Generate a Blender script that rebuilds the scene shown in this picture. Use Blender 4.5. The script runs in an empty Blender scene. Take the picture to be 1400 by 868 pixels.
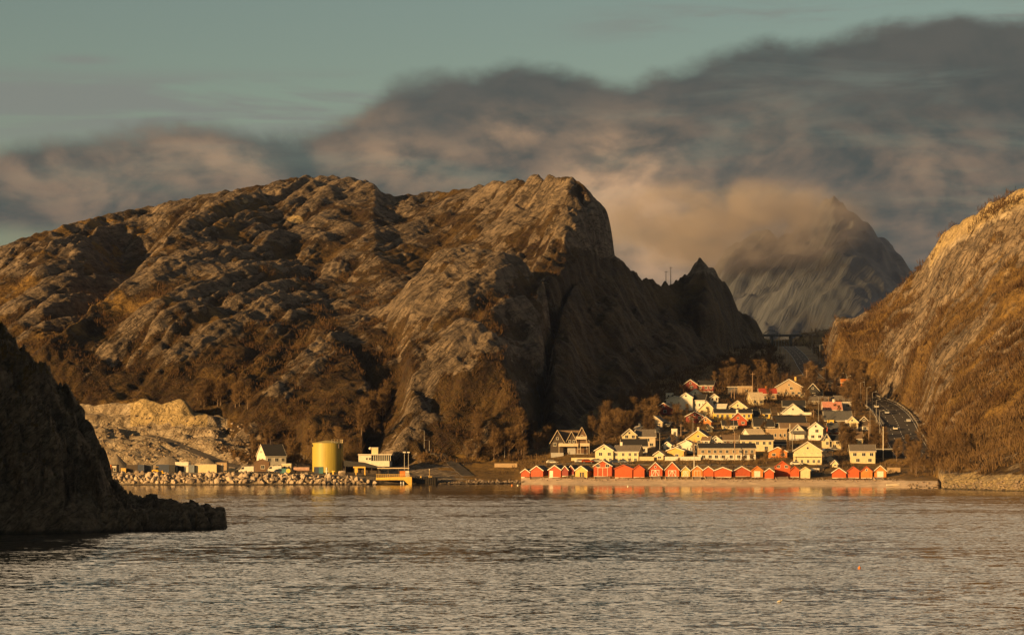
import bpy, bmesh, math, random
import numpy as np
from mathutils import Vector, Matrix

scene = bpy.context.scene
COL = scene.collection
random.seed(7)
RNG = np.random.default_rng(7)

# ------------------------------------------------------------------ camera
CAM_H, FPX, HORIZON = 12.0, 3200.0, 614.0       # eye height, focal length in photo pixels, row of the horizon
cam_d = bpy.data.cameras.new('camera')
cam = bpy.data.objects.new('camera', cam_d)
COL.objects.link(cam)
cam.location = (0, 0, CAM_H)
cam.rotation_euler = (math.radians(90), 0, 0)
cam_d.sensor_width = 36.0
cam_d.lens = 36.0 * FPX / 1400.0
cam_d.shift_y = (HORIZON - 434.0) / 1400.0
cam_d.clip_start = 1.0
cam_d.clip_end = 60000.0
scene.camera = cam

# ------------------------------------------------------------------ render settings / exposure
scene.view_settings.view_transform = 'Standard'
scene.view_settings.look = 'None'
scene.view_settings.gamma = 1.0
scene.view_settings.exposure = 0.9
scene.view_settings.use_curve_mapping = False
scene.cycles.use_denoising = True
scene.cycles.max_bounces = 6
scene.cycles.diffuse_bounces = 2
scene.cycles.glossy_bounces = 3
scene.cycles.transmission_bounces = 2
scene.cycles.volume_bounces = 1
scene.cycles.caustics_reflective = False
scene.cycles.caustics_refractive = False

# ------------------------------------------------------------------ sun and sky
SUN_AZ, SUN_EL = math.radians(48), math.radians(9.8)   # azimuth: degrees left of straight behind the camera
to_sun = Vector((-math.sin(SUN_AZ) * math.cos(SUN_EL), -math.cos(SUN_AZ) * math.cos(SUN_EL), math.sin(SUN_EL)))
sun_d = bpy.data.lights.new('sun', 'SUN')
sun_d.energy = 5.0
sun_d.angle = math.radians(0.6)
sun_d.color = (1.0, 0.57, 0.20)
sun = bpy.data.objects.new('sun', sun_d)
COL.objects.link(sun)
sun.rotation_euler = to_sun.to_track_quat('Z', 'Y').to_euler()
sun.location = (-300, -200, 300)

world = bpy.data.worlds.new('World')
scene.world = world
world.use_nodes = True


class NT:
    """tiny helper for building node trees"""
    def __init__(self, tree):
        self.t = tree
        tree.nodes.clear()
    def n(self, typ, **kw):
        nd = self.t.nodes.new(typ)
        for k, v in kw.items():
            setattr(nd, k, v)
        return nd
    def link(self, a, b):
        self.t.links.new(a, b)
    def put(self, sock, v):
        if isinstance(v, bpy.types.NodeSocket):
            self.link(v, sock)
        elif v is not None:
            if hasattr(sock.default_value, '__len__') and not hasattr(v, '__len__'):
                v = (v,) * len(sock.default_value)
            if hasattr(v, '__len__') and len(sock.default_value) == 4 and len(v) == 3:
                v = (*v, 1.0)
            sock.default_value = v
    def m(self, op, a, b=None, c=None, clamp=False):
        nd = self.n('ShaderNodeMath', operation=op, use_clamp=clamp)
        self.put(nd.inputs[0], a)
        if b is not None: self.put(nd.inputs[1], b)
        if c is not None: self.put(nd.inputs[2], c)
        return nd.outputs[0]
    def vm(self, op, a, b=None):
        nd = self.n('ShaderNodeVectorMath', operation=op)
        self.put(nd.inputs[0], a)
        if b is not None: self.put(nd.inputs[1], b)
        return nd.outputs[0]
    def xyz(self, x, y, z):
        nd = self.n('ShaderNodeCombineXYZ')
        for i, v in enumerate((x, y, z)): self.put(nd.inputs[i], v)
        return nd.outputs[0]
    def sep(self, v):
        nd = self.n('ShaderNodeSeparateXYZ')
        self.put(nd.inputs[0], v)
        return nd.outputs
    def noise(self, vec, scale, detail=4.0, rough=0.55, dist=0.0, lac=2.0, dims='3D'):
        nd = self.n('ShaderNodeTexNoise', noise_dimensions=dims)
        if vec is not None: self.put(nd.inputs['Vector'], vec)
        self.put(nd.inputs['Scale'], scale); self.put(nd.inputs['Detail'], detail)
        self.put(nd.inputs['Roughness'], rough); self.put(nd.inputs['Distortion'], dist); self.put(nd.inputs['Lacunarity'], lac)
        return nd.outputs['Fac']
    def mix(self, fac, a, b, blend='MIX'):
        nd = self.n('ShaderNodeMix', data_type='RGBA', blend_type=blend)
        self.put(nd.inputs['Factor'], fac)
        self.put(nd.inputs[6], a); self.put(nd.inputs[7], b)
        return nd.outputs[2]
    def smooth(self, v, lo, hi, a=0.0, b=1.0):
        nd = self.n('ShaderNodeMapRange', interpolation_type='SMOOTHSTEP')
        self.put(nd.inputs['Value'], v)
        self.put(nd.inputs['From Min'], lo); self.put(nd.inputs['From Max'], hi)
        self.put(nd.inputs['To Min'], a); self.put(nd.inputs['To Max'], b)
        return nd.outputs['Result']
    def curve(self, v, pts):
        nd = self.n('ShaderNodeFloatCurve')
        cv = nd.mapping.curves[0]
        while len(cv.points) > 2: cv.points.remove(cv.points[1])
        cv.points[0].location = pts[0]; cv.points[1].location = pts[-1]
        for p in pts[1:-1]: cv.points.new(*p)
        nd.mapping.update()
        self.put(nd.inputs['Value'], v)
        return nd.outputs[0]


def build_world():
    N = NT(world.node_tree)
    sky = N.n('ShaderNodeTexSky', sky_type='NISHITA')
    sky.sun_disc = False
    sky.sun_elevation = SUN_EL
    sky.sun_rotation = math.radians(180) + SUN_AZ      # same direction as the sun lamp
    sky.altitude = 0; sky.air_density = 1.0; sky.dust_density = 1.5; sky.ozone_density = 1.5
    d = N.n('ShaderNodeTexCoord').outputs['Generated']
    x, y, z = N.sep(d)
    az = N.m('ARCTAN2', x, y)
    hor = N.m('SQRT', N.m('ADD', N.m('MULTIPLY', x, x), N.m('MULTIPLY', y, y)))
    el = N.m('DIVIDE', z, N.m('MAXIMUM', hor, 0.02))
    # sky coordinates: azimuth and elevation in units of 0.3125 rad
    U = N.m('MULTIPLY_ADD', az, 3.2, 0.70)
    V = N.m('MULTIPLY_ADD', el, -3.2, 0.614)           # grows downwards, 0.614 at the horizon
    P = N.xyz(U, V, 0.0)
    Pw = N.xyz(N.m('MULTIPLY', U, 0.62), V, 0.37)
    n_big = N.noise(Pw, 6.0, 8.0, 0.58, 0.3)
    n_fine = N.noise(Pw, 13.0, 5.0, 0.55, 0.35)
    tops = [(-200, 200), (0, 204), (40, 186), (130, 176), (250, 170), (330, 174), (400, 160), (450, 154), (485, 146), (515, 130), (545, 116), (580, 107),
            (640, 103), (690, 84), (760, 80), (805, 96), (845, 112), (900, 98), (950, 80), (990, 62), (1040, 46), (1100, 50), (1150, 46),
            (1250, 38), (1330, 34), (1400, 36), (1600, 60)]
    t = N.m('DIVIDE', N.m('ADD', U, 0.2), 1.8, clamp=True)
    top = N.curve(t, [((p + 200) / 1800.0, q / 1000.0) for p, q in tops])
    depth = N.m('SUBTRACT', V, top)                    # > 0 below the top of the cloud bank
    ragged = N.m('ADD', depth, N.m('MULTIPLY_ADD', n_big, 0.10, -0.054))
    ragged = N.m('ADD', ragged, N.m('MULTIPLY_ADD', n_fine, 0.060, -0.030))
    bank = N.smooth(ragged, -0.010, 0.030)
    # blue gap at the far left near the horizon
    gap = N.m('MULTIPLY', N.smooth(U, 0.16, -0.02), N.smooth(N.m('ADD', V, N.m('MULTIPLY', n_big, 0.05)), 0.325, 0.36))
    n_lay = N.noise(N.xyz(N.m('MULTIPLY', U, 1.6), N.m('MULTIPLY', V, 9.0), 4.2), 1.6, 6, 0.6, 0.5)
    bank = N.m('MULTIPLY', bank, N.smooth(n_lay, 0.30, 0.55, 0.80, 1.0))
    bank = N.m('MULTIPLY', bank, N.m('MULTIPLY_ADD', gap, -0.8, 1.0))
    # warm, sunlit lobes of the clouds
    def lobe(u, v, ru, rv):
        a = N.m('DIVIDE', N.m('SUBTRACT', U, u), ru); b = N.m('DIVIDE', N.m('SUBTRACT', V, v), rv)
        r2 = N.m('ADD', N.m('MULTIPLY', a, a), N.m('MULTIPLY', b, b))
        return N.m('POWER', 2.718, N.m('MULTIPLY', r2, -1.0))
    warm = lobe(0.865, 0.275, 0.085, 0.085)
    for u, v, ru, rv, k in ((0.55, 0.222, 0.13, 0.035, 0.50), (0.28, 0.225, 0.16, 0.04, 0.42), (0.70, 0.185, 0.055, 0.03, 0.5), (0.10, 0.25, 0.13, 0.05, 0.30),
                            (1.25, 0.24, 0.10, 0.05, 0.25), (0.95, 0.33, 0.07, 0.06, 0.6), (1.04, 0.20, 0.06, 0.05, 0.3), (1.32, 0.29, 0.09, 0.04, 0.3), (0.45, 0.16, 0.1, 0.02, 0.3)):
        warm = N.m('MAXIMUM', warm, N.m('MULTIPLY', lobe(u, v, ru, rv), k))
    main = N.m('MAXIMUM', lobe(0.835, 0.26, 0.075, 0.075), N.m('MULTIPLY', lobe(0.90, 0.34, 0.07, 0.06), 0.9))
    warm = N.m('MAXIMUM', N.m('MULTIPLY', warm, N.smooth(N.m('MULTIPLY_ADD', n_fine, 0.5, N.m('MULTIPLY', n_big, 0.6)), 0.36, 0.72)), N.m('MULTIPLY', main, N.smooth(n_fine, 0.30, 0.62, 0.35, 0.95)))
    grey = N.mix(N.smooth(N.m('MULTIPLY_ADD', n_fine, 0.5, N.m('MULTIPLY', n_big, 0.5)), 0.36, 0.64), (0.029, 0.038, 0.037), (0.050, 0.053, 0.048))
    # billows catch the low sun on the side turned to it
    Pl = N.xyz(N.m('MULTIPLY_ADD', U, 0.62, -0.016), N.m('ADD', V, 0.012), 0.37)
    n_off = N.noise(Pl, 6.0, 8.0, 0.58, 0.3); n_off2 = N.noise(Pl, 13.0, 5.0, 0.55, 0.35)
    lit = N.m('ADD', N.m('SUBTRACT', n_off, n_big), N.m('MULTIPLY', N.m('SUBTRACT', n_off2, n_fine), 0.5))
    lit = N.smooth(lit, 0.14, -0.14)
    low = N.smooth(V, 0.10, 0.27, 0.06, 0.9)
    grey = N.mix(N.m('MULTIPLY', lit, low), grey, (0.104, 0.077, 0.056))
    warm = N.m('MULTIPLY', warm, N.m('MULTIPLY_ADD', lit, 0.75, 0.45))
    cloud = N.mix(N.m('MULTIPLY', warm, 1.0, clamp=True), grey, (0.31, 0.190, 0.105))
    # thin streaks of high cloud
    n_st = N.noise(N.xyz(N.m('MULTIPLY', U, 2.2), N.m('MULTIPLY', V, 22.0), 1.7), 1.0, 6.0, 0.6, 0.4)
    band = N.m('MULTIPLY', N.smooth(V, -0.02, 0.03), N.smooth(V, 0.26, 0.15))
    side = N.m('MAXIMUM', N.m('MULTIPLY', N.smooth(V, 0.09, 0.13), N.smooth(U, 0.75, 0.45)), N.m('MULTIPLY', N.smooth(U, 0.65, 1.0), N.smooth(V, 0.10, 0.03)))
    wisp = N.m('MULTIPLY', N.m('MULTIPLY', N.smooth(n_st, 0.40, 0.58), band), side)
    wisp = N.m('MAXIMUM', N.m('MULTIPLY', wisp, 0.85), N.m('MULTIPLY', lobe(0.118, 0.091, 0.045, 0.0065), 0.75))
    tint = N.mix(1.0, sky.outputs[0], SKY_TINT, 'MULTIPLY')
    # the clouds are given in radiance; divide by the background strength
    cl = N.mix(1.0, cloud, (1 / SKY_STRENGTH,) * 3, 'MULTIPLY')
    wc = N.mix(1.0, (0.115, 0.122, 0.110), (1 / SKY_STRENGTH,) * 3, 'MULTIPLY')
    fill_band = N.mix(1.0, (0.94, 0.70, 0.44), (1 / SKY_STRENGTH,) * 3, 'MULTIPLY')     # unseen bright band above the frame, added to brighten the water
    front = N.smooth(y, 0.0, 0.5)
    tint = N.mix(N.m('MULTIPLY', N.m('MULTIPLY', N.smooth(V, 0.0, -0.12, 0.0, 0.95), N.smooth(V, -1.3, -0.7)), front), tint, fill_band)
    tint = N.mix(N.m('MULTIPLY', N.smooth(V, -0.6, -1.4), 0.55), tint, (0.0, 0.0, 0.0))
    c = N.mix(wisp, tint, wc)
    c = N.mix(bank, c, cl)
    bg = N.n('ShaderNodeBackground')
    N.put(bg.inputs['Color'], c); bg.inputs['Strength'].default_value = SKY_STRENGTH
    out = N.n('ShaderNodeOutputWorld')
    N.link(bg.outputs[0], out.inputs['Surface'])


SKY_STRENGTH = 0.085
SKY_TINT = (0.66, 0.60, 0.44)
build_world()


# ------------------------------------------------------------------ numpy noise
_perm = np.random.default_rng(11).permutation(256)
_perm = np.concatenate([_perm, _perm, _perm])
_ang = np.random.default_rng(12).random(256) * 2 * np.pi
_gx, _gy = np.cos(_ang), np.sin(_ang)


def pn(x, y, seed=0):
    """gradient noise, about -0.7..0.7"""
    x = x + seed * 17.31; y = y - seed * 9.77
    xi = np.floor(x).astype(np.int64); yi = np.floor(y).astype(np.int64)
    xf = x - xi; yf = y - yi
    xi &= 255; yi &= 255
    u = xf * xf * xf * (xf * (xf * 6 - 15) + 10); v = yf * yf * yf * (yf * (yf * 6 - 15) + 10)
    def g(i, j, dx, dy):
        h = _perm[_perm[i & 255] + (j & 255)]
        return _gx[h] * dx + _gy[h] * dy
    a = g(xi, yi, xf, yf); b = g(xi + 1, yi, xf - 1, yf)
    c = g(xi, yi + 1, xf, yf - 1); d = g(xi + 1, yi + 1, xf - 1, yf - 1)
    return (a + u * (b - a)) * (1 - v) + (c + u * (d - c)) * v


def fbm(x, y, oct=4, seed=0, gain=0.5):
    s = 0; a = 1.0
    for k in range(oct):
        s = s + a * pn(x * 2 ** k, y * 2 ** k, seed + k); a *= gain
    return s


def billow(x, y, seed=0):
    return np.abs(pn(x, y, seed)) * 2.0


def sstep(v, lo, hi):
    t = np.clip((v - lo) / (hi - lo), 0, 1)
    return t * t * (3 - 2 * t)


def smooth_y(a, n):
    if n < 1: return a
    k = np.hanning(2 * n + 3)[1:-1]; k /= k.sum()
    p = np.pad(a, ((0, 0), (n, n)), mode='edge')
    return np.apply_along_axis(lambda r: np.convolve(r, k, mode='valid'), 1, p)


def smooth_x(a, n):
    return smooth_y(a.T, n).T if n >= 1 else a


def zof(Y, py):
    return CAM_H + (HORIZON - py) * Y / FPX


# ------------------------------------------------------------------ terrain: ridges and slopes, each a loft of profiles
PX = np.arange(-330.0, 1731.0, 1.6)
YY = np.concatenate([np.arange(590.0, 760.0, 1.6), np.arange(760.0, 1250.0, 0.95), np.arange(1250.0, 1560.0, 1.5)])
YFINE = np.arange(580.0, 1570.0, 1.0)


def loft(cols, fall=0.45, sy=5, sx=2, PX=None, YFINE=None, tail=300.0):
    """cols: list of (bearing, [(distance, row) ...]), the same number of knots in each. Returns heights on PX x YFINE."""
    PX = globals()['PX'] if PX is None else PX
    YFINE = globals()['YFINE'] if YFINE is None else YFINE
    bx = np.array([c[0] for c in cols], float)
    kY = np.array([[k[0] for k in c[1]] for c in cols], float)
    kZ = np.array([[zof(k[0], k[1]) for k in c[1]] for c in cols], float)
    out = np.full((len(PX), len(YFINE)), -60.0)
    for i, p in enumerate(PX):
        if p < bx[0] or p > bx[-1]: continue
        ys = np.array([np.interp(p, bx, kY[:, k]) for k in range(kY.shape[1])])
        zs = np.array([np.interp(p, bx, kZ[:, k]) for k in range(kY.shape[1])])
        ys = np.concatenate([[ys[0] - tail * 0.1], ys, [ys[-1] + tail]])
        zs = np.concatenate([[min(zs[0] - 12, -6) if zs[0] < 1 else min(zs[0] - 80, -30)], zs, [zs[-1] - tail * fall]])
        out[i] = np.interp(YFINE, ys, zs)
    return smooth_x(smooth_y(out, sy), sx)


def hill_col(p, crest_Y, crest_py, foot=(874, 610), a=(955, 500), b=(1080, 390)):
    return (p, [foot, a, b, (crest_Y, crest_py)])


MASSIF = [
    hill_col(-330, 1120, 420, (850, 590), (940, 530), (1030, 470)),
    hill_col(-120, 1140, 368, (860, 580), (960, 500), (1050, 430)),
    hill_col(0, 1160, 337, (880, 560), (980, 470), (1080, 390)),
    hill_col(60, 1180, 317, (890, 560), (990, 460), (1090, 378)),
    hill_col(100, 1195, 305, (898, 560), (1008, 455), (1108, 368)),
    hill_col(122, 1212, 298, (910, 555), (1030, 452), (1130, 366)),
    hill_col(146, 1232, 293, (950, 535), (1065, 440), (1155, 368)),
    hill_col(172, 1250, 288, (1000, 500), (1110, 408), (1188, 356)),
    hill_col(200, 1260, 283, (1020, 480), (1130, 390), (1200, 345)),
    hill_col(260, 1270, 270, (1010, 480), (1120, 390), (1210, 310)),
    hill_col(300, 1275, 262, (960, 500), (1080, 400), (1180, 325)),
    hill_col(370, 1290, 250, (900, 560), (1000, 460), (1130, 355)),
    hill_col(400, 1300, 243), hill_col(440, 1300, 240), hill_col(480, 1300, 243), hill_col(510, 1290, 250),
    hill_col(522, 1295, 262), hill_col(540, 1300, 268), hill_col(560, 1302, 266), hill_col(600, 1298, 262),
    hill_col(640, 1290, 256), hill_col(690, 1255, 247, a=(962, 505)), hill_col(715, 1240, 244, (890, 622), (990, 505)),
    hill_col(736, 1223, 242, (925, 622), (1020, 500), (1076, 388)),
    hill_col(752, 1212, 241, (960, 610), (1040, 520), (1078, 390)),
    hill_col(775, 1200, 240, (1045, 590), (1080, 490), (1100, 380)),
    hill_col(795, 1200, 249, (1090, 580), (1118, 470), (1134, 362)),
    hill_col(805, 1202, 260, (1110, 575), (1136, 470), (1152, 356)),
    hill_col(820, 1206, 274, (1140, 570), (1160, 460), (1178, 352)),
    hill_col(831, 1210, 294, (1162, 565), (1178, 460), (1192, 352)),
    hill_col(835, 1212, 316, (1172, 565), (1186, 470), (1198, 360)),
    hill_col(838, 1214, 342, (1178, 565), (1190, 480), (1202, 380)),
    hill_col(845, 1216, 430, (1186, 580), (1196, 540), (1206, 480)),
    hill_col(850, 1218, 560, (1190, 620), (1200, 600), (1208, 580)),
]
SPUR = [  # long sunlit spur in front of the gully
    (20, [(905, 600), (912, 560), (922, 530)]), (40, [(903, 560), (912, 520), (926, 485)]), (60, [(903, 556), (918, 500), (930, 468)]),
    (100, [(903, 550), (935, 485), (955, 440)]), (130, [(903, 546), (942, 475), (980, 418)]), (160, [(903, 546), (950, 465), (1005, 396)]),
    (210, [(903, 546), (960, 440), (1070, 345)]), (245, [(903, 546), (980, 420), (1120, 306)]), (290, [(903, 546), (1000, 410), (1180, 280)]),
    (350, [(900, 556), (1020, 410), (1250, 262)]), (430, [(870, 580), (1000, 440), (1200, 325)]), (500, [(860, 600), (950, 500), (1100, 420)])]
DOME = [
    (490, [(850, 670), (868, 640), (885, 620)]), (525, [(862, 618), (886, 582), (902, 560)]), (548, [(862, 612), (890, 558), (910, 518)]),
    (562, [(868, 612), (890, 530), (918, 476)]), (588, [(868, 614), (895, 520), (932, 455)]), (625, [(868, 616), (895, 515), (937, 441)]),
    (660, [(868, 620), (895, 520), (937, 450)]), (690, [(868, 622), (895, 530), (930, 473)]), (708, [(868, 622), (890, 550), (920, 515)]),
    (720, [(868, 624), (884, 605), (900, 585)])]
HUMP = [
    (300, [(860, 660), (890, 640), (910, 620)]), (312, [(874, 605), (890, 565), (910, 535)]), (330, [(874, 600), (902, 538), (930, 496)]), (380, [(874, 600), (910, 525), (952, 470)]),
    (430, [(874, 600), (915, 520), (962, 460)]), (478, [(874, 600), (910, 530), (952, 476)]), (508, [(874, 606), (895, 560), (925, 520)]),
    (522, [(874, 612), (880, 590), (900, 570)])]
SHELF = [
    (470, [(930, 600), (990, 540), (1030, 500)]), (505, [(930, 558), (990, 490), (1030, 438)]), (536, [(932, 535), (993, 464), (1038, 405)]), (562, [(930, 512), (996, 436), (1046, 376)]), (600, [(930, 500), (1000, 420), (1060, 342)]),
    (680, [(935, 505), (1003, 420), (1065, 338)]), (715, [(965, 525), (1015, 440), (1062, 350)]), (740, [(985, 540), (1022, 450), (1055, 372)]),
    (749, [(1000, 570), (1025, 520), (1050, 440)]), (756, [(1010, 610), (1030, 590), (1050, 570)])]
COLRIDGE = [  # valley side that turns away from the sun
    (742, [(880, 640), (930, 600), (1000, 560)]), (756, [(892, 618), (955, 560), (1040, 455)]), (775, [(905, 612), (985, 535), (1085, 405)]), (795, [(930, 607), (1025, 520), (1135, 375)]), (815, [(950, 602), (1060, 505), (1195, 350)]), (845, [(975, 600), (1090, 480), (1216, 354)]), (870, [(1000, 595), (1125, 480), (1240, 374)]),
    (900, [(1030, 585), (1160, 480), (1275, 387)]), (925, [(1060, 575), (1190, 470), (1310, 385)]), (943, [(1085, 565), (1220, 470), (1330, 369)]),
    (954, [(1100, 562), (1240, 470), (1345, 374)]), (960, [(1110, 560), (1245, 470), (1350, 374)]), (971, [(1125, 557), (1260, 470), (1360, 380)]),
    (985, [(1150, 552), (1285, 474), (1380, 393)]), (1000, [(1175, 545), (1310, 475), (1395, 400)]), (1010, [(1200, 540), (1330, 485), (1415, 424)]),
    (1030, [(1240, 530), (1370, 490), (1440, 434)]), (1042, [(1270, 520), (1390, 490), (1455, 446)]), (1050, [(1300, 512), (1410, 485), (1470, 463)]),
    (1058, [(1330, 505), (1430, 495), (1480, 485)])]
PINNACLE = [
    (928, [(1270, 410), (1295, 398), (1315, 388)]), (940, [(1262, 410), (1290, 392), (1318, 374)]), (952, [(1258, 416), (1290, 388), (1322, 362)]), (960, [(1258, 420), (1290, 386), (1325, 352)]),
    (967, [(1262, 424), (1293, 392), (1326, 360)]), (976, [(1275, 430), (1300, 402), (1330, 368)]), (988, [(1290, 440), (1315, 415), (1345, 386)]), (1002, [(1305, 455), (1335, 435), (1370, 408)]), (1010, [(1330, 500), (1350, 480), (1380, 460)])]
COLBACK = [  # wooded shoulder behind the pass, the bridge lands on it
    (1034, [(1420, 500), (1455, 480), (1480, 461)]), (1060, [(1425, 500), (1455, 480), (1480, 462)]), (1084, [(1420, 500), (1455, 478), (1480, 462)]), (1094, [(1400, 490), (1440, 470), (1480, 454)]), (1120, [(1400, 490), (1440, 466), (1480, 450)]),
    (1150, [(1400, 490), (1440, 462), (1480, 444)]), (1200, [(1400, 480), (1440, 450), (1480, 430)]), (1260, [(1400, 480), (1440, 450), (1480, 425)])]
VILLAGE = [
    (560, [(795, 662.5), (812, 656), (830, 645), (850, 632), (875, 615), (900, 605), (960, 600), (1020, 590), (1080, 590), (1160, 590), (1300, 600), (1430, 600)]),
    (640, [(803, 661.8), (815, 656), (835, 645), (855, 632), (880, 618), (900, 610), (960, 600), (1020, 590), (1080, 580), (1160, 580), (1300, 600), (1430, 600)]),
    (700, [(812, 661.3), (823, 655.5), (842, 642), (858, 633), (885, 618), (930, 600), (990, 575), (1040, 555), (1100, 535), (1180, 520), (1300, 520), (1430, 520)]),
    (780, [(782, 663.1), (803, 654.5), (822, 644), (850, 628), (885, 610), (940, 585), (1000, 560), (1050, 540), (1110, 520), (1190, 490), (1300, 500), (1430, 500)]),
    (860, [(774, 663.6), (792, 655), (812, 645), (840, 632), (885, 608), (935, 583), (1000, 555), (1050, 538), (1110, 520), (1190, 490), (1300, 490), (1430, 490)]),
    (950, [(768, 664), (782, 655), (804, 644), (832, 632), (880, 608), (930, 585), (990, 560), (1050, 535), (1110, 518), (1190, 495), (1300, 480), (1430, 480)]),
    (1050, [(762, 664.4), (776, 655.3), (800, 645), (830, 633), (880, 608), (930, 585), (990, 562), (1050, 540), (1120, 518), (1190, 502), (1300, 480), (1430, 474)]),
    (1100, [(758, 664.7), (773, 655.6), (796, 646), (826, 633), (875, 609), (930, 585), (990, 563), (1050, 542), (1110, 527), (1180, 508), (1290, 485), (1430, 474)]),
    (1150, [(755, 664.9), (769, 656), (792, 648), (820, 635), (870, 612), (930, 586), (990, 566), (1050, 548), (1110, 535), (1190, 520), (1300, 490), (1430, 465)]),
    (1200, [(744, 665.6), (762, 657), (790, 648), (820, 636), (860, 616), (920, 590), (985, 568), (1050, 550), (1110, 535), (1190, 520), (1300, 500), (1430, 480)]),
    (1240, [(727, 666.8), (745, 658), (785, 645), (820, 633), (860, 614), (900, 598), (960, 575), (1030, 556), (1100, 545), (1190, 530), (1300, 520), (1430, 500)]),
    (1290, [(712, 668), (730, 660), (770, 650), (810, 640), (860, 625), (900, 612), (960, 600), (1030, 590), (1100, 580), (1190, 560), (1300, 540), (1430, 520)])]
QUAY = [
    (-330, [(790, 662.6), (798, 650), (830, 643), (850, 610), (880, 580), (905, 560)]),
    (60, [(784, 663), (792.5, 648), (830, 642), (850, 612), (880, 575), (905, 554)]),
    (150, [(784, 663), (792.5, 648), (830, 642), (850, 612), (884, 584), (895, 550)]),
    (200, [(784, 663), (792.5, 648), (830, 642), (850, 613), (886, 584), (893, 547)]),
    (250, [(784, 663), (792.5, 648), (830, 642), (852, 613), (886, 582), (893, 551)]),
    (290, [(784, 663), (792.5, 648), (830, 642), (852, 615), (884, 584), (896, 564)]),
    (350, [(784, 663), (792.5, 648), (832, 641), (852, 622), (880, 600), (900, 588)]),
    (430, [(785, 663), (793.5, 648.5), (832, 641), (862, 636), (880, 612), (896, 598)]),
    (480, [(787, 662.8), (795, 650), (832, 642), (866, 636.5), (882, 610), (896, 598)]),
    (545, [(796, 662.3), (806, 655), (836, 642), (866, 635), (882, 610), (896, 598)]),
    (575, [(802, 661.8), (812, 655), (836, 641), (850, 628), (872, 608), (890, 597)]),
    (640, [(804, 661.8), (815, 656), (840, 643), (858, 632), (885, 615), (905, 605)]),
    (690, [(812, 661.3), (823, 656), (845, 642), (862, 632), (890, 615), (910, 605)])]
EAST = [
    (1090, [(1110, 560), (1130, 545), (1170, 525), (1180, 515), (1190, 510), (1200, 505)]),
    (1098, [(1090, 550), (1120, 535), (1150, 505), (1165, 492), (1180, 482), (1195, 474)]),
    (1105, [(1080, 548), (1110, 525), (1140, 498), (1155, 478), (1168, 464), (1190, 456)]),
    (1120, [(1060, 548), (1095, 522), (1130, 492), (1155, 466), (1175, 448), (1205, 440)]),
    (1165, [(1040, 550), (1085, 525), (1120, 492), (1150, 460), (1175, 442), (1205, 435)]),
    (1200, [(1010, 562), (1060, 530), (1100, 495), (1140, 455), (1165, 430), (1190, 414)]),
    (1235, [(960, 580), (1010, 545), (1060, 500), (1105, 450), (1140, 410), (1175, 383)]),
    (1262, [(880, 608), (950, 560), (1010, 510), (1070, 450), (1115, 400), (1155, 358)]),
    (1272, [(800, 640), (900, 575), (980, 518), (1060, 445), (1105, 392), (1145, 342)]),
    (1290, [(700, 668.9), (722, 655), (800, 620), (920, 535), (1070, 410), (1135, 318)]),
    (1330, [(690, 669.6), (707, 653), (775, 610), (900, 515), (1050, 385), (1112, 294)]),
    (1352, [(682, 670.3), (698, 652), (765, 600), (890, 500), (1036, 366), (1098, 279)]),
    (1400, [(665, 671.7), (680, 651), (742, 590), (870, 480), (1010, 340), (1070, 257)]),
    (1480, [(640, 674), (655, 646), (715, 570), (850, 440), (980, 310), (1040, 220)]),
    (1731, [(600, 678), (612, 640), (670, 540), (820, 400), (940, 270), (1000, 180)])]

# carriageways: centre line (bearing, row, distance), half width
MAIN_ROAD = [(1252, 626, 835), (1241, 609, 868), (1233, 594, 900), (1227, 579, 945), (1219, 566, 990), (1208, 556, 1030), (1196, 549, 1060),
             (1170, 540, 1085), (1138, 530.5, 1102), (1115, 518, 1135), (1103, 504, 1185), (1094, 489, 1255), (1086, 480, 1325), (1080, 475, 1390), (1079, 473, 1425)]


def world_pt(px, py, Y):
    return Vector(((px - 700.0) * Y / FPX, Y, zof(Y, py)))


def catmull(pts, n=8):
    out = []
    P = [pts[0]] + list(pts) + [pts[-1]]
    for i in range(1, len(P) - 2):
        for k in range(n):
            t = k / n
            a, b, c, d = P[i - 1], P[i], P[i + 1], P[i + 2]
            out.append(0.5 * ((2 * b) + (c - a) * t + (2 * a - 5 * b + 4 * c - d) * t * t + (3 * b - a - 3 * c + d) * t ** 3))
    out.append(pts[-1])
    return out


SKYLINE = [(-200, 385), (0, 337), (40, 322), (100, 305), (150, 292), (200, 283), (250, 272), (300, 262), (330, 258), (370, 250), (400, 243), (440, 240),
           (480, 243), (510, 250), (522, 262), (535, 268), (560, 266), (590, 263), (610, 262), (640, 257), (670, 250), (700, 246), (740, 242),
           (775, 240), (795, 250), (805, 262), (820, 275), (832, 295), (836, 320), (845, 355), (870, 375), (900, 388), (925, 385), (945, 368),
           (960, 355), (972, 363), (985, 380), (1000, 400), (1010, 425), (1030, 435), (1043, 448), (1150, 440), (1180, 430), (1200, 415),
           (1235, 385), (1260, 365), (1272, 350), (1276, 336), (1290, 320), (1310, 303), (1330, 295), (1350, 280), (1375, 268), (1400, 258), (1500, 215)]
ROAD_LINE = catmull([world_pt(*p) for p in MAIN_ROAD], 10)


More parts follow.
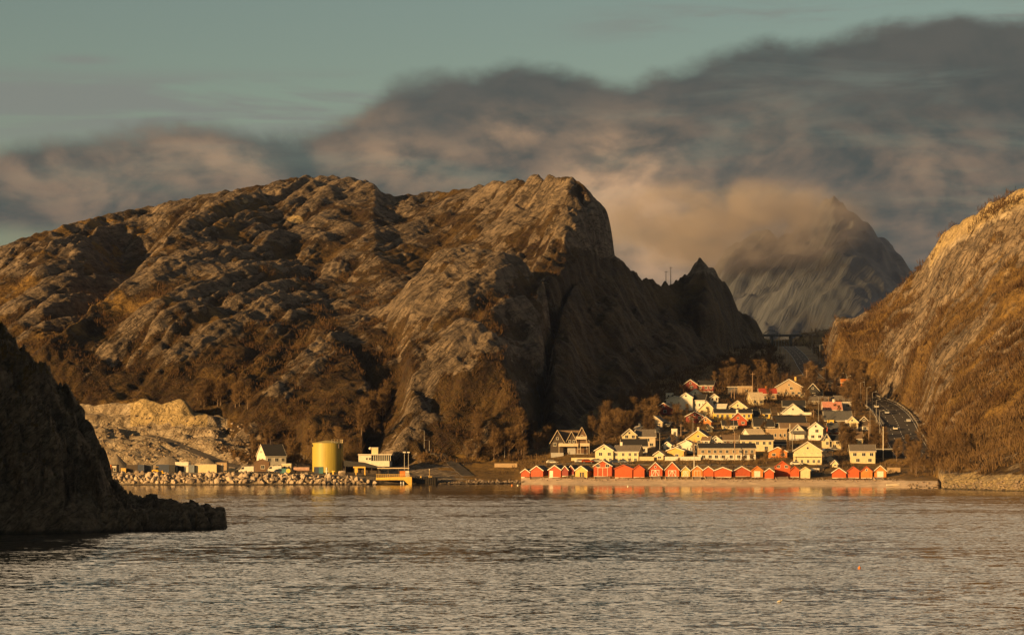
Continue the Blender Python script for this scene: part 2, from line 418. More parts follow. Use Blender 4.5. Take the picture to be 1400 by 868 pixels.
def build_heights():
    massif = loft(MASSIF, 0.3); spur = loft(SPUR, 0.7); dome = loft(DOME, 0.9); hump = loft(HUMP, 0.7); shelf = loft(SHELF, 0.6)
    colr = loft(COLRIDGE, 0.8, 4, 1); colb = loft(COLBACK, 0.5); vill = loft(VILLAGE, 0.2, 4, 4); quay = loft(QUAY, 0.4, 1, 2); east = loft(EAST, 0.35)
    rock = np.maximum.reduce([massif, spur, dome, hump, shelf, colr, loft(PINNACLE, 1.0, 2, 1)])
    # resample with a warp so that edges of spurs wander like real rock
    Pg, Yg = np.meshgrid(PX, YY, indexing='ij')
    Xg = (Pg - 700.0) * Yg / FPX
    wp = 6.5 * fbm(Xg / 34, Yg / 34, 5, 3) ; wy = 11.0 * fbm(Xg / 30, Yg / 30, 4, 8)
    def sample(A, P, Y):
        fi = np.clip((P - PX[0]) / 1.6, 0, len(PX) - 1.001); fj = np.clip(Y - YFINE[0], 0, len(YFINE) - 1.001)
        i = fi.astype(int); j = fj.astype(int); u = fi - i; v = fj - j
        return (A[i, j] * (1 - u) + A[i + 1, j] * u) * (1 - v) + (A[i, j + 1] * (1 - u) + A[i + 1, j + 1] * u) * v
    rk = sample(rock, Pg + wp, Yg + wy)
    es = sample(east, Pg + wp, Yg + wy * 0.8)
    vi = np.maximum(sample(vill, Pg, Yg), sample(colb, Pg + wp * 0.5, Yg))
    qy = sample(quay, Pg, Yg)
    # ---- rock relief
    def saw(t, drop=0.16):
        f = t - np.floor(t)
        return np.where(f < 1 - drop, f / (1 - drop), (1 - f) / drop)
    def relief(X, Y, ang, seed, k=1.0):
        ca, sa = math.cos(ang), math.sin(ang)
        a = X * ca + Y * sa; b = -X * sa + Y * ca          # a: along the strata, b: across
        b = b + 11 * fbm(X / 120, Y / 120, 2, seed + 50) + 0.9 * fbm(X / 14, Y / 14, 3, seed + 51)
        a = a + 9 * fbm(X / 40, Y / 40, 3, seed + 40)
        m1 = 0.35 + 0.9 * sstep(pn(a / 150, b / 34, seed + 60), -0.3, 0.4); m2 = 0.25 + 1.1 * sstep(pn(a / 80, b / 17, seed + 61), -0.3, 0.4); m3 = 0.2 + 1.2 * sstep(pn(a / 36, b / 8, seed + 62), -0.3, 0.4)
        s1 = saw(b / 15 + 0.6 * pn(a / 150, b / 40, seed + 5)); s2 = saw(b / 6.6 + 0.8 * pn(a / 75, b / 18, seed + 6)); s3 = saw(b / 3.1 + 0.8 * pn(a / 34, b / 8, seed + 7))
        # cross joints break the slabs into lengths
        c1 = saw(a / 70 + 0.8 * pn(a / 50, b / 12, seed + 8), 0.25); c2 = saw(a / 24 + 0.9 * pn(a / 18, b / 5, seed + 9), 0.3)
        r1 = billow(a / 170, b / 48, seed); r0 = billow(a / 280, b / 20, seed + 15)
        h = k * (5.0 * (r1 - 0.4) + 5.6 * (r0 - 0.4) + 2.5 * m1 * (s1 - 0.5) + 1.35 * m2 * (s2 - 0.5) + 0.7 * m3 * (s3 - 0.5) + 0.6 * m1 * (c1 - 0.5) + 0.35 * m2 * (c2 - 0.5))
        h = h + 0.45 * fbm(X / 7, Y / 7, 4, seed + 70)
        big = fbm(X / 75, Y / 75, 3, seed + 20)
        h = h + 3.0 * big
        crease = 0.26 * r1 + 0.34 * r0 + 0.20 * s1 * m1 + 0.16 * s2 * m2 + 0.08 * s3 * m3 + 0.10
        return h, crease, big
    angle_l = math.radians(72)
    h1, c1, b1 = relief(Xg, Yg, angle_l, 60)
    h2, c2, b2 = relief(Xg, Yg, math.radians(66), 80, 0.95)
    w = sstep(Pg + 60 * fbm(Xg / 60, Yg / 60, 2, 5), 420, 560)
    hr = h1 * (1 - w) + h2 * w; cr = c1 * (1 - w) + c2 * w
    he, ce, be = relief(Xg, Yg, math.radians(133), 100, 1.0)
    # keep the silhouette where it is: less relief toward the crest
    amp = 0.78
    crag = 0.8 * fbm(Xg / 9, Yg / 9, 4, 17) + 3.4 * (billow(Xg / 15, Yg / 12, 18) - 0.4) * sstep(Pg, 640, 780) * sstep(rk, 85, 115)
    crag = crag + 2.2 * (billow(Xg / 11, Yg / 14, 19) - 0.4) * sstep(Pg, 745, 790)
    rk_d = rk + (hr * amp + crag) * sstep(rk, 4, 30)
    es_d = es + (he * 1.25 + 1.2 * fbm(Xg / 8, Yg / 8, 4, 27)) * sstep(es, 1.0, 22) + 1.2 * (billow(Xg / 11, Yg / 5, 31) - 0.4) * sstep(es, -1, 2) * (1 - sstep(es, 4, 10))
    qt = qy + 2.2 * fbm(Xg / 16, Yg / 10, 3, 23)
    qt = 5.0 * (np.floor(qt / 5.0) + sstep(qt / 5.0 - np.floor(qt / 5.0), 0.55, 0.9))
    qm = sstep(qy, 5.0, 9.0) * sstep(Pg, 340, 290) * 0.75
    qy = qy * (1 - qm) + qt * qm
    qq = qy + (1.6 * (billow(Xg / 14, Yg / 9, 21) - 0.4) + 0.9 * (billow(Xg / 5, Yg / 4, 22) - 0.4)) * sstep(qy, 4.2, 9)
    vv = vi + 0.8 * fbm(Xg / 25, Yg / 25, 3, 14) * sstep(vi, 2.5, 6) + 0.15 * fbm(Xg / 4, Yg / 4, 3, 15)
    H = np.maximum.reduce([rk_d, es_d, qq, vv])
    which = np.argmax(np.stack([rk_d, es_d, qq, vv]), axis=0)
    # settle the crest on the surveyed skyline
    rows = HORIZON - (H - CAM_H) * FPX / YY[None, :]
    cur = rows.min(1)
    tgt = np.interp(PX, [q[0] for q in SKYLINE], [q[1] for q in SKYLINE])
    r = (HORIZON - tgt) / (HORIZON - cur)
    use = ((PX < 1040) & (PX > -200)) | ((PX > 1150) & (PX < 1500))
    r = np.where(use, np.clip(r, 0.85, 1.15), 1.0)
    k = np.hanning(33); k /= k.sum()
    r = np.convolve(np.pad(r, 16, mode='edge'), k, mode='valid')[:, None]
    H = np.where(H > CAM_H, CAM_H + (H - CAM_H) * (1 + (r - 1) * sstep(H, 30, 90)), H)
    return Pg, Xg, Yg, H, which, cr, ce, b1, be


PG, XG, YG, HG, WHICH, CREASE, CREASE_E, BIG, BIG_E = build_heights()


def carve(line, half, blend, lower=0.0):
    """press a road bed into the terrain"""
    global HG
    pts = np.array([[p.x, p.y, p.z] for p in line])
    lo = pts.min(0) - half - blend; hi = pts.max(0) + half + blend
    sel = (XG > lo[0]) & (XG < hi[0]) & (YG > lo[1]) & (YG < hi[1])
    xs, ys = XG[sel], YG[sel]
    best = np.full(xs.shape, 1e9); bz = np.zeros(xs.shape)
    for a, b in zip(pts[:-1], pts[1:]):
        d = b[:2] - a[:2]; L2 = max(d @ d, 1e-6)
        t = np.clip(((xs - a[0]) * d[0] + (ys - a[1]) * d[1]) / L2, 0, 1)
        dist = np.hypot(xs - a[0] - t * d[0], ys - a[1] - t * d[1])
        m = dist < best
        best[m] = dist[m]; bz[m] = (a[2] + t * (b[2] - a[2]))[m]
    w = 1 - sstep(best, half, half + blend)
    HG[sel] = HG[sel] * (1 - w) + (bz - lower) * w
    out = np.full(XG.shape, 1e9); out[sel] = best
    return out


ROAD_DIST = carve(ROAD_LINE, 8.5, 9.0, 0.12)

HAUL_LINE = catmull([world_pt(*p) for p in ((202, 595, 878), (225, 601, 872), (250, 611, 862), (275, 621, 853), (300, 631, 845), (322, 638, 836), (345, 641.5, 830))], 8)
carve(HAUL_LINE, 3.2, 3.5, 0.15)


def ground(x, y):
    """height of the land at world x, y"""
    p = 700.0 + x * FPX / y
    fi = min(max((p - PX[0]) / 1.6, 0), len(PX) - 1.001)
    j = int(np.clip(np.searchsorted(YY, y) - 1, 0, len(YY) - 2))
    v = (y - YY[j]) / (YY[j + 1] - YY[j]); v = min(max(v, 0), 1)
    i = int(fi); u = fi - i
    return float((HG[i, j] * (1 - u) + HG[i + 1, j] * u) * (1 - v) + (HG[i, j + 1] * (1 - u) + HG[i + 1, j + 1] * u) * v)


def on_ground(px, py, ymin=600.0, ymax=1480.0):
    """the point of the land seen in that direction"""
    i = int(np.clip(round((px - PX[0]) / 1.6), 0, len(PX) - 1))
    rows = HORIZON - (HG[i] - CAM_H) * FPX / YY
    ok = (YY >= ymin) & (YY <= ymax) & (rows <= py)
    k = int(np.argmax(ok)) if ok.any() else len(YY) - 1
    Y = float(YY[k])
    x = (px - 700.0) * Y / FPX
    return Vector((x, Y, ground(x, Y)))


# ------------------------------------------------------------------ mesh helper
class MB:
    """collects boxes, prisms, tubes into one mesh"""
    def __init__(self):
        self.v = []; self.f = []
    def poly(self, verts, faces):
        o = len(self.v)
        self.v += [tuple(p) for p in verts]
        self.f += [tuple(i + o for i in q) for q in faces]
        return self
    def box(self, x0, x1, y0, y1, z0, z1):
        return self.poly([(x0, y0, z0), (x1, y0, z0), (x1, y1, z0), (x0, y1, z0), (x0, y0, z1), (x1, y0, z1), (x1, y1, z1), (x0, y1, z1)],
                         [(0, 3, 2, 1), (4, 5, 6, 7), (0, 1, 5, 4), (1, 2, 6, 5), (2, 3, 7, 6), (3, 0, 4, 7)])
    def prism(self, prof, y0, y1, axis='y'):
        """extrude a 2D profile (x, z) along y, or (y, z) along x"""
        n = len(prof)
        if axis == 'y':
            vs = [(a, y0, b) for a, b in prof] + [(a, y1, b) for a, b in prof]
        else:
            vs = [(y0, a, b) for a, b in prof] + [(y1, a, b) for a, b in prof]
        fs = [tuple(range(n)), tuple(range(2 * n - 1, n - 1, -1))] + [(i, (i + 1) % n + 0, (i + 1) % n + n, i + n)[::-1] for i in range(n)]
        return self.poly(vs, fs)
    def tube(self, p, q, r0, r1=None, n=8):
        r1 = r0 if r1 is None else r1
        p, q = Vector(p), Vector(q); d = (q - p)
        if d.length < 1e-6: return self
        d.normalize()
        a = d.orthogonal().normalized(); b = d.cross(a)
        vs = []
        for c, r in ((p, r0), (q, r1)):
            for k in range(n):
                t = 2 * math.pi * k / n
                vs.append(c + a * (r * math.cos(t)) + b * (r * math.sin(t)))
        fs = [(k, (k + 1) % n, (k + 1) % n + n, k + n) for k in range(n)] + [tuple(range(n - 1, -1, -1)), tuple(range(n, 2 * n))]
        return self.poly(vs, fs)
    def build(self, name, mat, parent=None, smooth=False, bevel=0.0):
        me = bpy.data.meshes.new(name)
        me.from_pydata(self.v, [], self.f)
        bm = bmesh.new(); bm.from_mesh(me)
        bmesh.ops.recalc_face_normals(bm, faces=bm.faces)
        if bevel > 0:
            bmesh.ops.bevel(bm, geom=[e for e in bm.edges], offset=bevel, segments=1, affect='EDGES', clamp_overlap=True)
        bm.to_mesh(me); bm.free()
        if smooth:
            me.polygons.foreach_set('use_smooth', [True] * len(me.polygons))
        me.materials.append(mat)
        ob = bpy.data.objects.new(name, me); COL.objects.link(ob)
        if parent: ob.parent = parent
        return ob


def tag(o, label, cat, group=None):
    o['label'] = label; o['category'] = cat
    if group: o['group'] = group
    return o


def thing(name, label, cat, loc=(0, 0, 0), rz=0.0, group=None):
    o = bpy.data.objects.new(name, None); COL.objects.link(o)
    o.location = loc; o.rotation_euler = (0, 0, rz); o.empty_display_size = 0.5
    return tag(o, label, cat, group)


def copy_tree(o, parent=None):
    c = o.copy(); COL.objects.link(c)
    if parent: c.parent = parent
    for ch in [k for k in bpy.data.objects if k.parent == o]:
        copy_tree(ch, c)
    return c


def dup(root, kids, loc, rz, scale=None, label=None, group=None):
    """copy a thing and its (known) parts; kids: list of (part, [sub-parts])"""
    r = root.copy(); COL.objects.link(r); r.location = loc; r.rotation_euler = (0, 0, rz)
    if scale is not None: r.scale = scale
    if label: r['label'] = label
    if group: r['group'] = group
    for k, subs in kids:
        c = k.copy(); COL.objects.link(c); c.parent = r
        for s in subs:
            d = s.copy(); COL.objects.link(d); d.parent = c
    return r


# ------------------------------------------------------------------ materials
MATS = {}


def principled(name, color=(0.5, 0.5, 0.5), rough=0.7, var=0.12, scale=1.2, metal=0.0, dirt=0.0):
    """painted or plain surface with a little procedural wear"""
    key = name
    if key in MATS: return MATS[key]
    mt = bpy.data.materials.new(name); mt.use_nodes = True
    N = NT(mt.node_tree)
    b = N.n('ShaderNodeBsdfPrincipled'); o = N.n('ShaderNodeOutputMaterial')
    N.link(b.outputs[0], o.inputs[0])
    pos = N.n('ShaderNodeTexCoord').outputs['Object']
    f = N.noise(pos, scale, 5, 0.6)
    c0 = tuple(max(c * (1 - var), 0) for c in color); c1 = tuple(min(c * (1 + var), 1) for c in color)
    c = N.mix(N.smooth(f, 0.3, 0.7), c0, c1)
    if dirt > 0:
        g = N.noise(pos, scale * 3.1, 4, 0.7)
        c = N.mix(N.m('MULTIPLY', N.smooth(g, 0.55, 0.75), dirt), c, (0.09, 0.07, 0.05))
    N.put(b.inputs['Base Color'], c)
    b.inputs['Roughness'].default_value = rough; b.inputs['Metallic'].default_value = metal
    MATS[key] = mt
    return mt


def board_mat(name, color, rough=0.75, horizontal=True, var=0.12):
    """painted weatherboard: shallow board joints as bump, uneven paint"""
    if name in MATS: return MATS[name]
    mt = bpy.data.materials.new(name); mt.use_nodes = True
    N = NT(mt.node_tree)
    b = N.n('ShaderNodeBsdfPrincipled'); o = N.n('ShaderNodeOutputMaterial')
    N.link(b.outputs[0], o.inputs[0])
    pos = N.n('ShaderNodeTexCoord').outputs['Object']
    x, y, z = N.sep(pos)
    f = N.noise(pos, 0.9, 5, 0.65)
    st = N.noise(N.xyz(N.m('MULTIPLY', x, 5.0), N.m('MULTIPLY', y, 5.0), N.m('MULTIPLY', z, 0.7)), 1.0, 3, 0.6)
    k = N.m('MULTIPLY_ADD', st, 0.6, N.m('MULTIPLY', f, 0.5))
    c0 = tuple(c * (1 - var * 1.5) for c in color); c1 = tuple(min(c * (1 + var), 1) for c in color)
    N.put(b.inputs['Base Color'], N.mix(N.smooth(k, 0.35, 0.75), c0, c1))
    b.inputs['Roughness'].default_value = rough
    s = N.m('FRACT', N.m('MULTIPLY', z if horizontal else N.m('ADD', x, y), 5.0))
    bump = N.n('ShaderNodeBump'); bump.inputs['Strength'].default_value = 0.35; bump.inputs['Distance'].default_value = 0.03
    N.put(bump.inputs['Height'], N.smooth(s, 0.0, 0.25))
    N.link(bump.outputs[0], b.inputs['Normal'])
    MATS[name] = mt
    return mt


def glass_mat():
    if 'window_glass' in MATS: return MATS['window_glass']
    mt = principled('window_glass', (0.03, 0.035, 0.04), 0.12, 0.4, 0.5)
    return mt


def attr(N, name):
    return N.n('ShaderNodeAttribute', attribute_name=name).outputs['Fac']


def rock_material(name, rock_lo, rock_hi, wet=False, scale=1.0):
    mt = bpy.data.materials.new(name); mt.use_nodes = True
    N = NT(mt.node_tree)
    b = N.n('ShaderNodeBsdfPrincipled'); o = N.n('ShaderNodeOutputMaterial')
    N.link(b.outputs[0], o.inputs[0])
    pos = N.n('ShaderNodeTexCoord').outputs['Object']
    n1 = N.noise(pos, 0.045 * scale, 6, 0.6, 0.3)
    n2 = N.noise(pos, 0.22 * scale, 6, 0.62, 0.4)
    n3 = N.noise(pos, 1.1 * scale, 5, 0.6)
    x, y, z = N.sep(pos)
    # streaks of lichen and run-off down the slabs
    st = N.noise(N.xyz(N.m('MULTIPLY_ADD', y, -0.5, N.m('MULTIPLY', x, 0.85)), N.m('MULTIPLY', y, 0.12), N.m('MULTIPLY', z, 0.12)), 0.55 * scale, 5, 0.65)
    mixv = N.m('ADD', N.m('MULTIPLY', n2, 0.5), N.m('ADD', N.m('MULTIPLY', n1, 0.35), N.m('MULTIPLY', st, 0.25)))
    rock = N.mix(N.smooth(mixv, 0.40, 0.72), rock_lo, rock_hi)
    rock = N.mix(N.m('MULTIPLY', N.smooth(n3, 0.56, 0.72), 0.55), rock, (0.05, 0.042, 0.035))
    rock = N.mix(N.m('MULTIPLY', N.smooth(N.noise(pos, 0.12 * scale, 5, 0.7), 0.56, 0.70), 0.25), rock, (0.33, 0.24, 0.13))
    # open joints along the strata and across them
    sb = N.m('ADD', N.m('MULTIPLY', x, -0.80), N.m('ADD', N.m('MULTIPLY', y, 0.30), N.m('MULTIPLY', z, 0.52)))
    sa = N.m('ADD', N.m('MULTIPLY', x, 0.55), N.m('MULTIPLY', y, 0.75))
    j1 = N.noise(N.xyz(N.m('MULTIPLY', sb, 0.30 * scale), N.m('MULTIPLY', sa, 0.035 * scale), N.m('MULTIPLY', z, 0.05 * scale)), 1.0, 4, 0.6, 0.35)
    j2 = N.noise(N.xyz(N.m('MULTIPLY', sb, 0.05 * scale), N.m('MULTIPLY', sa, 0.22 * scale), N.m('MULTIPLY', z, 0.12 * scale)), 1.0, 4, 0.6, 0.5)
    g1 = N.m('ABSOLUTE', N.m('SUBTRACT', j1, 0.5)); g2 = N.m('ABSOLUTE', N.m('SUBTRACT', j2, 0.5))
    joint = N.m('MAXIMUM', N.smooth(g1, 0.030, 0.0), N.m('MULTIPLY', N.smooth(g2, 0.020, 0.0), 0.7))
    rock = N.mix(N.m('MULTIPLY', joint, 0.75), rock, (0.030, 0.022, 0.015))
    v1 = N.noise(pos, 0.06 * scale, 5, 0.65); v2 = N.noise(pos, 0.45 * scale, 5, 0.7)
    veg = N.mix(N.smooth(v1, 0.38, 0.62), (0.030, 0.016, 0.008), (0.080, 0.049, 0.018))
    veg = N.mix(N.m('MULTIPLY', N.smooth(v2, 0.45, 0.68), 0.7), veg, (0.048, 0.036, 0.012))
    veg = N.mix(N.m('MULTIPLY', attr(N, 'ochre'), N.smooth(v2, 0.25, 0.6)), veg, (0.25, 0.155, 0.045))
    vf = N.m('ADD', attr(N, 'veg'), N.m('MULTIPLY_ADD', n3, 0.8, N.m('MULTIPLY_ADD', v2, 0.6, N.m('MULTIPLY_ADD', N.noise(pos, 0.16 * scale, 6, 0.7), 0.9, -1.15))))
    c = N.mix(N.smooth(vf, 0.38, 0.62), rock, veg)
    pale = N.mix(N.smooth(n2, 0.35, 0.65), (0.20, 0.155, 0.105), (0.47, 0.39, 0.28))
    c = N.mix(N.smooth(N.m('ADD', attr(N, 'pale'), N.m('MULTIPLY_ADD', n2, 0.5, -0.25)), 0.35, 0.65), c, pale)
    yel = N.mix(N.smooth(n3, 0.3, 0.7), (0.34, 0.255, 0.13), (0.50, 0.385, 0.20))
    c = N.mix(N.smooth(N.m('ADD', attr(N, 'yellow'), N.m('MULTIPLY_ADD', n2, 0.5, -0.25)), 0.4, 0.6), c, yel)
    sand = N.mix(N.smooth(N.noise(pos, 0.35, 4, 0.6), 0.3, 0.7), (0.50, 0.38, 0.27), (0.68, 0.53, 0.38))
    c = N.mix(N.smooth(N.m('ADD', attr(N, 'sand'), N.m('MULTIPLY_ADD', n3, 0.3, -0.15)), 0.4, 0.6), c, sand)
    # a weed and wet band at the waterline
    band = N.smooth(N.m('MULTIPLY_ADD', n3, 0.7, z), 1.0, 0.45)
    c = N.mix(N.m('MULTIPLY', band, N.m('SUBTRACT', 0.8, N.m('MULTIPLY', attr(N, 'sand'), 0.62))), c, (0.022, 0.017, 0.012))
    N.put(b.inputs['Base Color'], c)
    b.inputs['Roughness'].default_value = 0.85
    b.inputs['Specular IOR Level'].default_value = 0.25
    h = N.m('ADD', N.m('MULTIPLY', N.noise(pos, 0.5 * scale, 8, 0.68, 0.3), 1.0), N.m('SUBTRACT', N.m('MULTIPLY', j1, 1.3), N.m('MULTIPLY', joint, 0.35)))
    bump = N.n('ShaderNodeBump'); bump.inputs['Distance'].default_value = 2.0 / scale
    N.put(bump.inputs['Strength'], N.m('SUBTRACT', 0.9, N.m('MULTIPLY', N.m('MAXIMUM', attr(N, 'sand'), attr(N, 'soil')), 0.82)))
    N.put(bump.inputs['Height'], h)
    N.link(bump.outputs[0], b.inputs['Normal'])
    return mt


def grid_mesh(name, X, Y, Z, keep, attrs, mat, kind='structure', smooth=True, label=None):
    """mesh from the kept quads of a grid"""
    n, m = X.shape
    idx = np.arange(n * m).reshape(n, m)
    q = np.stack([idx[:-1, :-1], idx[1:, :-1], idx[1:, 1:], idx[:-1, 1:]], -1)[keep]
    used = np.zeros(n * m, bool); used[q.ravel()] = True
    remap = np.cumsum(used) - 1
    q = remap[q]
    co = np.stack([X.ravel()[used], Y.ravel()[used], Z.ravel()[used]], -1).astype(np.float32)
    me = bpy.data.meshes.new(name)
    me.vertices.add(len(co)); me.vertices.foreach_set('co', co.ravel())
    me.loops.add(q.size); me.loops.foreach_set('vertex_index', q.ravel().astype(np.int32))
    me.polygons.add(len(q))
    me.polygons.foreach_set('loop_start', np.arange(0, q.size, 4, dtype=np.int32))
    me.polygons.foreach_set('loop_total', np.full(len(q), 4, np.int32))
    me.polygons.foreach_set('use_smooth', np.full(len(q), smooth))
    me.update(calc_edges=True)
    for k, a in attrs.items():
        at = me.attributes.new(k, 'FLOAT', 'POINT')
        at.data.foreach_set('value', a.ravel()[used].astype(np.float32))
    me.materials.append(mat)
    ob = bpy.data.objects.new(name, me); COL.objects.link(ob)
    if kind: ob['kind'] = kind
    if label: ob['label'] = label
    return ob


# ------------------------------------------------------------------ mainland
ROCK = rock_material('hill_rock', (0.076, 0.059, 0.044), (0.295, 0.230, 0.166))
dZdY = np.gradient(HG, axis=1) / np.gradient(YY)[None, :]
dZdX = np.gradient(HG, axis=0) / np.gradient(XG, axis=0)
SLOPE = np.hypot(dZdX, dZdY)


def land_attrs():
    n_a = fbm(XG / 60, YG / 60, 4, 71); n_b = fbm(XG / 14, YG / 14, 3, 75)
    low = sstep(HG, 92, 22)
    up = sstep(SLOPE, 0.75, 0.35)
    veg_shade_w = sstep(0.30 + 0.24 * n_a + 0.18 * n_b - CREASE * 0.72 + 0.27 * low + 0.08 * up, -0.10, 0.16)
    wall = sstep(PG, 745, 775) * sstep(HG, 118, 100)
    veg_shade_w = np.clip(veg_shade_w + 1.1 * wall, 0, 1)  # full dark heath forced onto the flank to deepen its shade
    veg_e = sstep(0.15 + 0.55 * n_a + 0.22 * n_b - CREASE_E * 0.42 + 0.16 * low + 0.10 * up, -0.10, 0.16)
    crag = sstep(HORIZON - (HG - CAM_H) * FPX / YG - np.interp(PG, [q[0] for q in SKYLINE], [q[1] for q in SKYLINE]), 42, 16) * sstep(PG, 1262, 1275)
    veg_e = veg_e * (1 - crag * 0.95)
    veg_e = np.clip(veg_e, 0, 1) * sstep(HG + 1.5 * n_b, 3.2, 6.0)
    veg_v = np.ones_like(HG)
    veg_q = sstep(PG + 40 * n_b + 30 * n_a, 295, 340) * sstep(HG, 4.5, 9) * sstep(SLOPE + 0.3 * n_b, 1.2, 0.5)
    veg = np.choose(WHICH, [veg_shade_w, veg_e, veg_q, veg_v])
    ochre = np.choose(WHICH, [sstep(n_a + 0.5 * n_b, 0.1, 0.45) * sstep(PG, 420, 200) * 0.9 + 0.25 * sstep(n_a, 0.1, 0.4), 0.12 + 0.65 * sstep(n_a + 0.4 * n_b, -0.05, 0.35),
                              0.25 * np.ones_like(HG), 0.55 + 0.45 * sstep(n_b, -0.1, 0.3)])
    dirt_q = (WHICH == 2) & (HG < 4.9)
    pale = np.where(WHICH == 2, np.maximum(1 - sstep(PG + 45 * n_b, 285, 345), dirt_q * 0.45), 0.0)
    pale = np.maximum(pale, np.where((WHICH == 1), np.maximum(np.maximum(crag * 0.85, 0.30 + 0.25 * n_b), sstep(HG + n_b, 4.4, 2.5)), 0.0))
    row = HORIZON - (HG - CAM_H) * FPX / YG
    yellow = np.where((WHICH == 2) & (PG > 178) & (PG < 283) & (row < 583) & (row > 540), 1.0, 0.0)
    yellow = smooth_x(yellow, 2)
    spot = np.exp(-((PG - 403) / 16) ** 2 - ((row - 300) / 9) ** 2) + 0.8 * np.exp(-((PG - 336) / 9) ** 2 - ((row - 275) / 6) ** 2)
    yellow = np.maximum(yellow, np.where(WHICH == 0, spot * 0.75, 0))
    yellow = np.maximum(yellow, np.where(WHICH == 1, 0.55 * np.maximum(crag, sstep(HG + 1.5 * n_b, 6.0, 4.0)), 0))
    sand = np.where((WHICH == 3) & (PG > 712), sstep(HG, 2.25, 1.75), 0.0)
    soil = np.where((WHICH == 3), 0.75, 0.0)
    return dict(soil=soil, veg=veg, ochre=np.clip(ochre, 0, 1), pale=pale, yellow=yellow, sand=sand)


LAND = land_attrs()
face_z = np.maximum.reduce([HG[:-1, :-1], HG[1:, :-1], HG[1:, 1:], HG[:-1, 1:]])
fw = WHICH[:-1, :-1]
vis = face_z > -2.0
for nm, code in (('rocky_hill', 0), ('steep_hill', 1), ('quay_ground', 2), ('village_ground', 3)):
    grid_mesh(nm, XG, YG, HG, vis & (fw == code), LAND, ROCK)


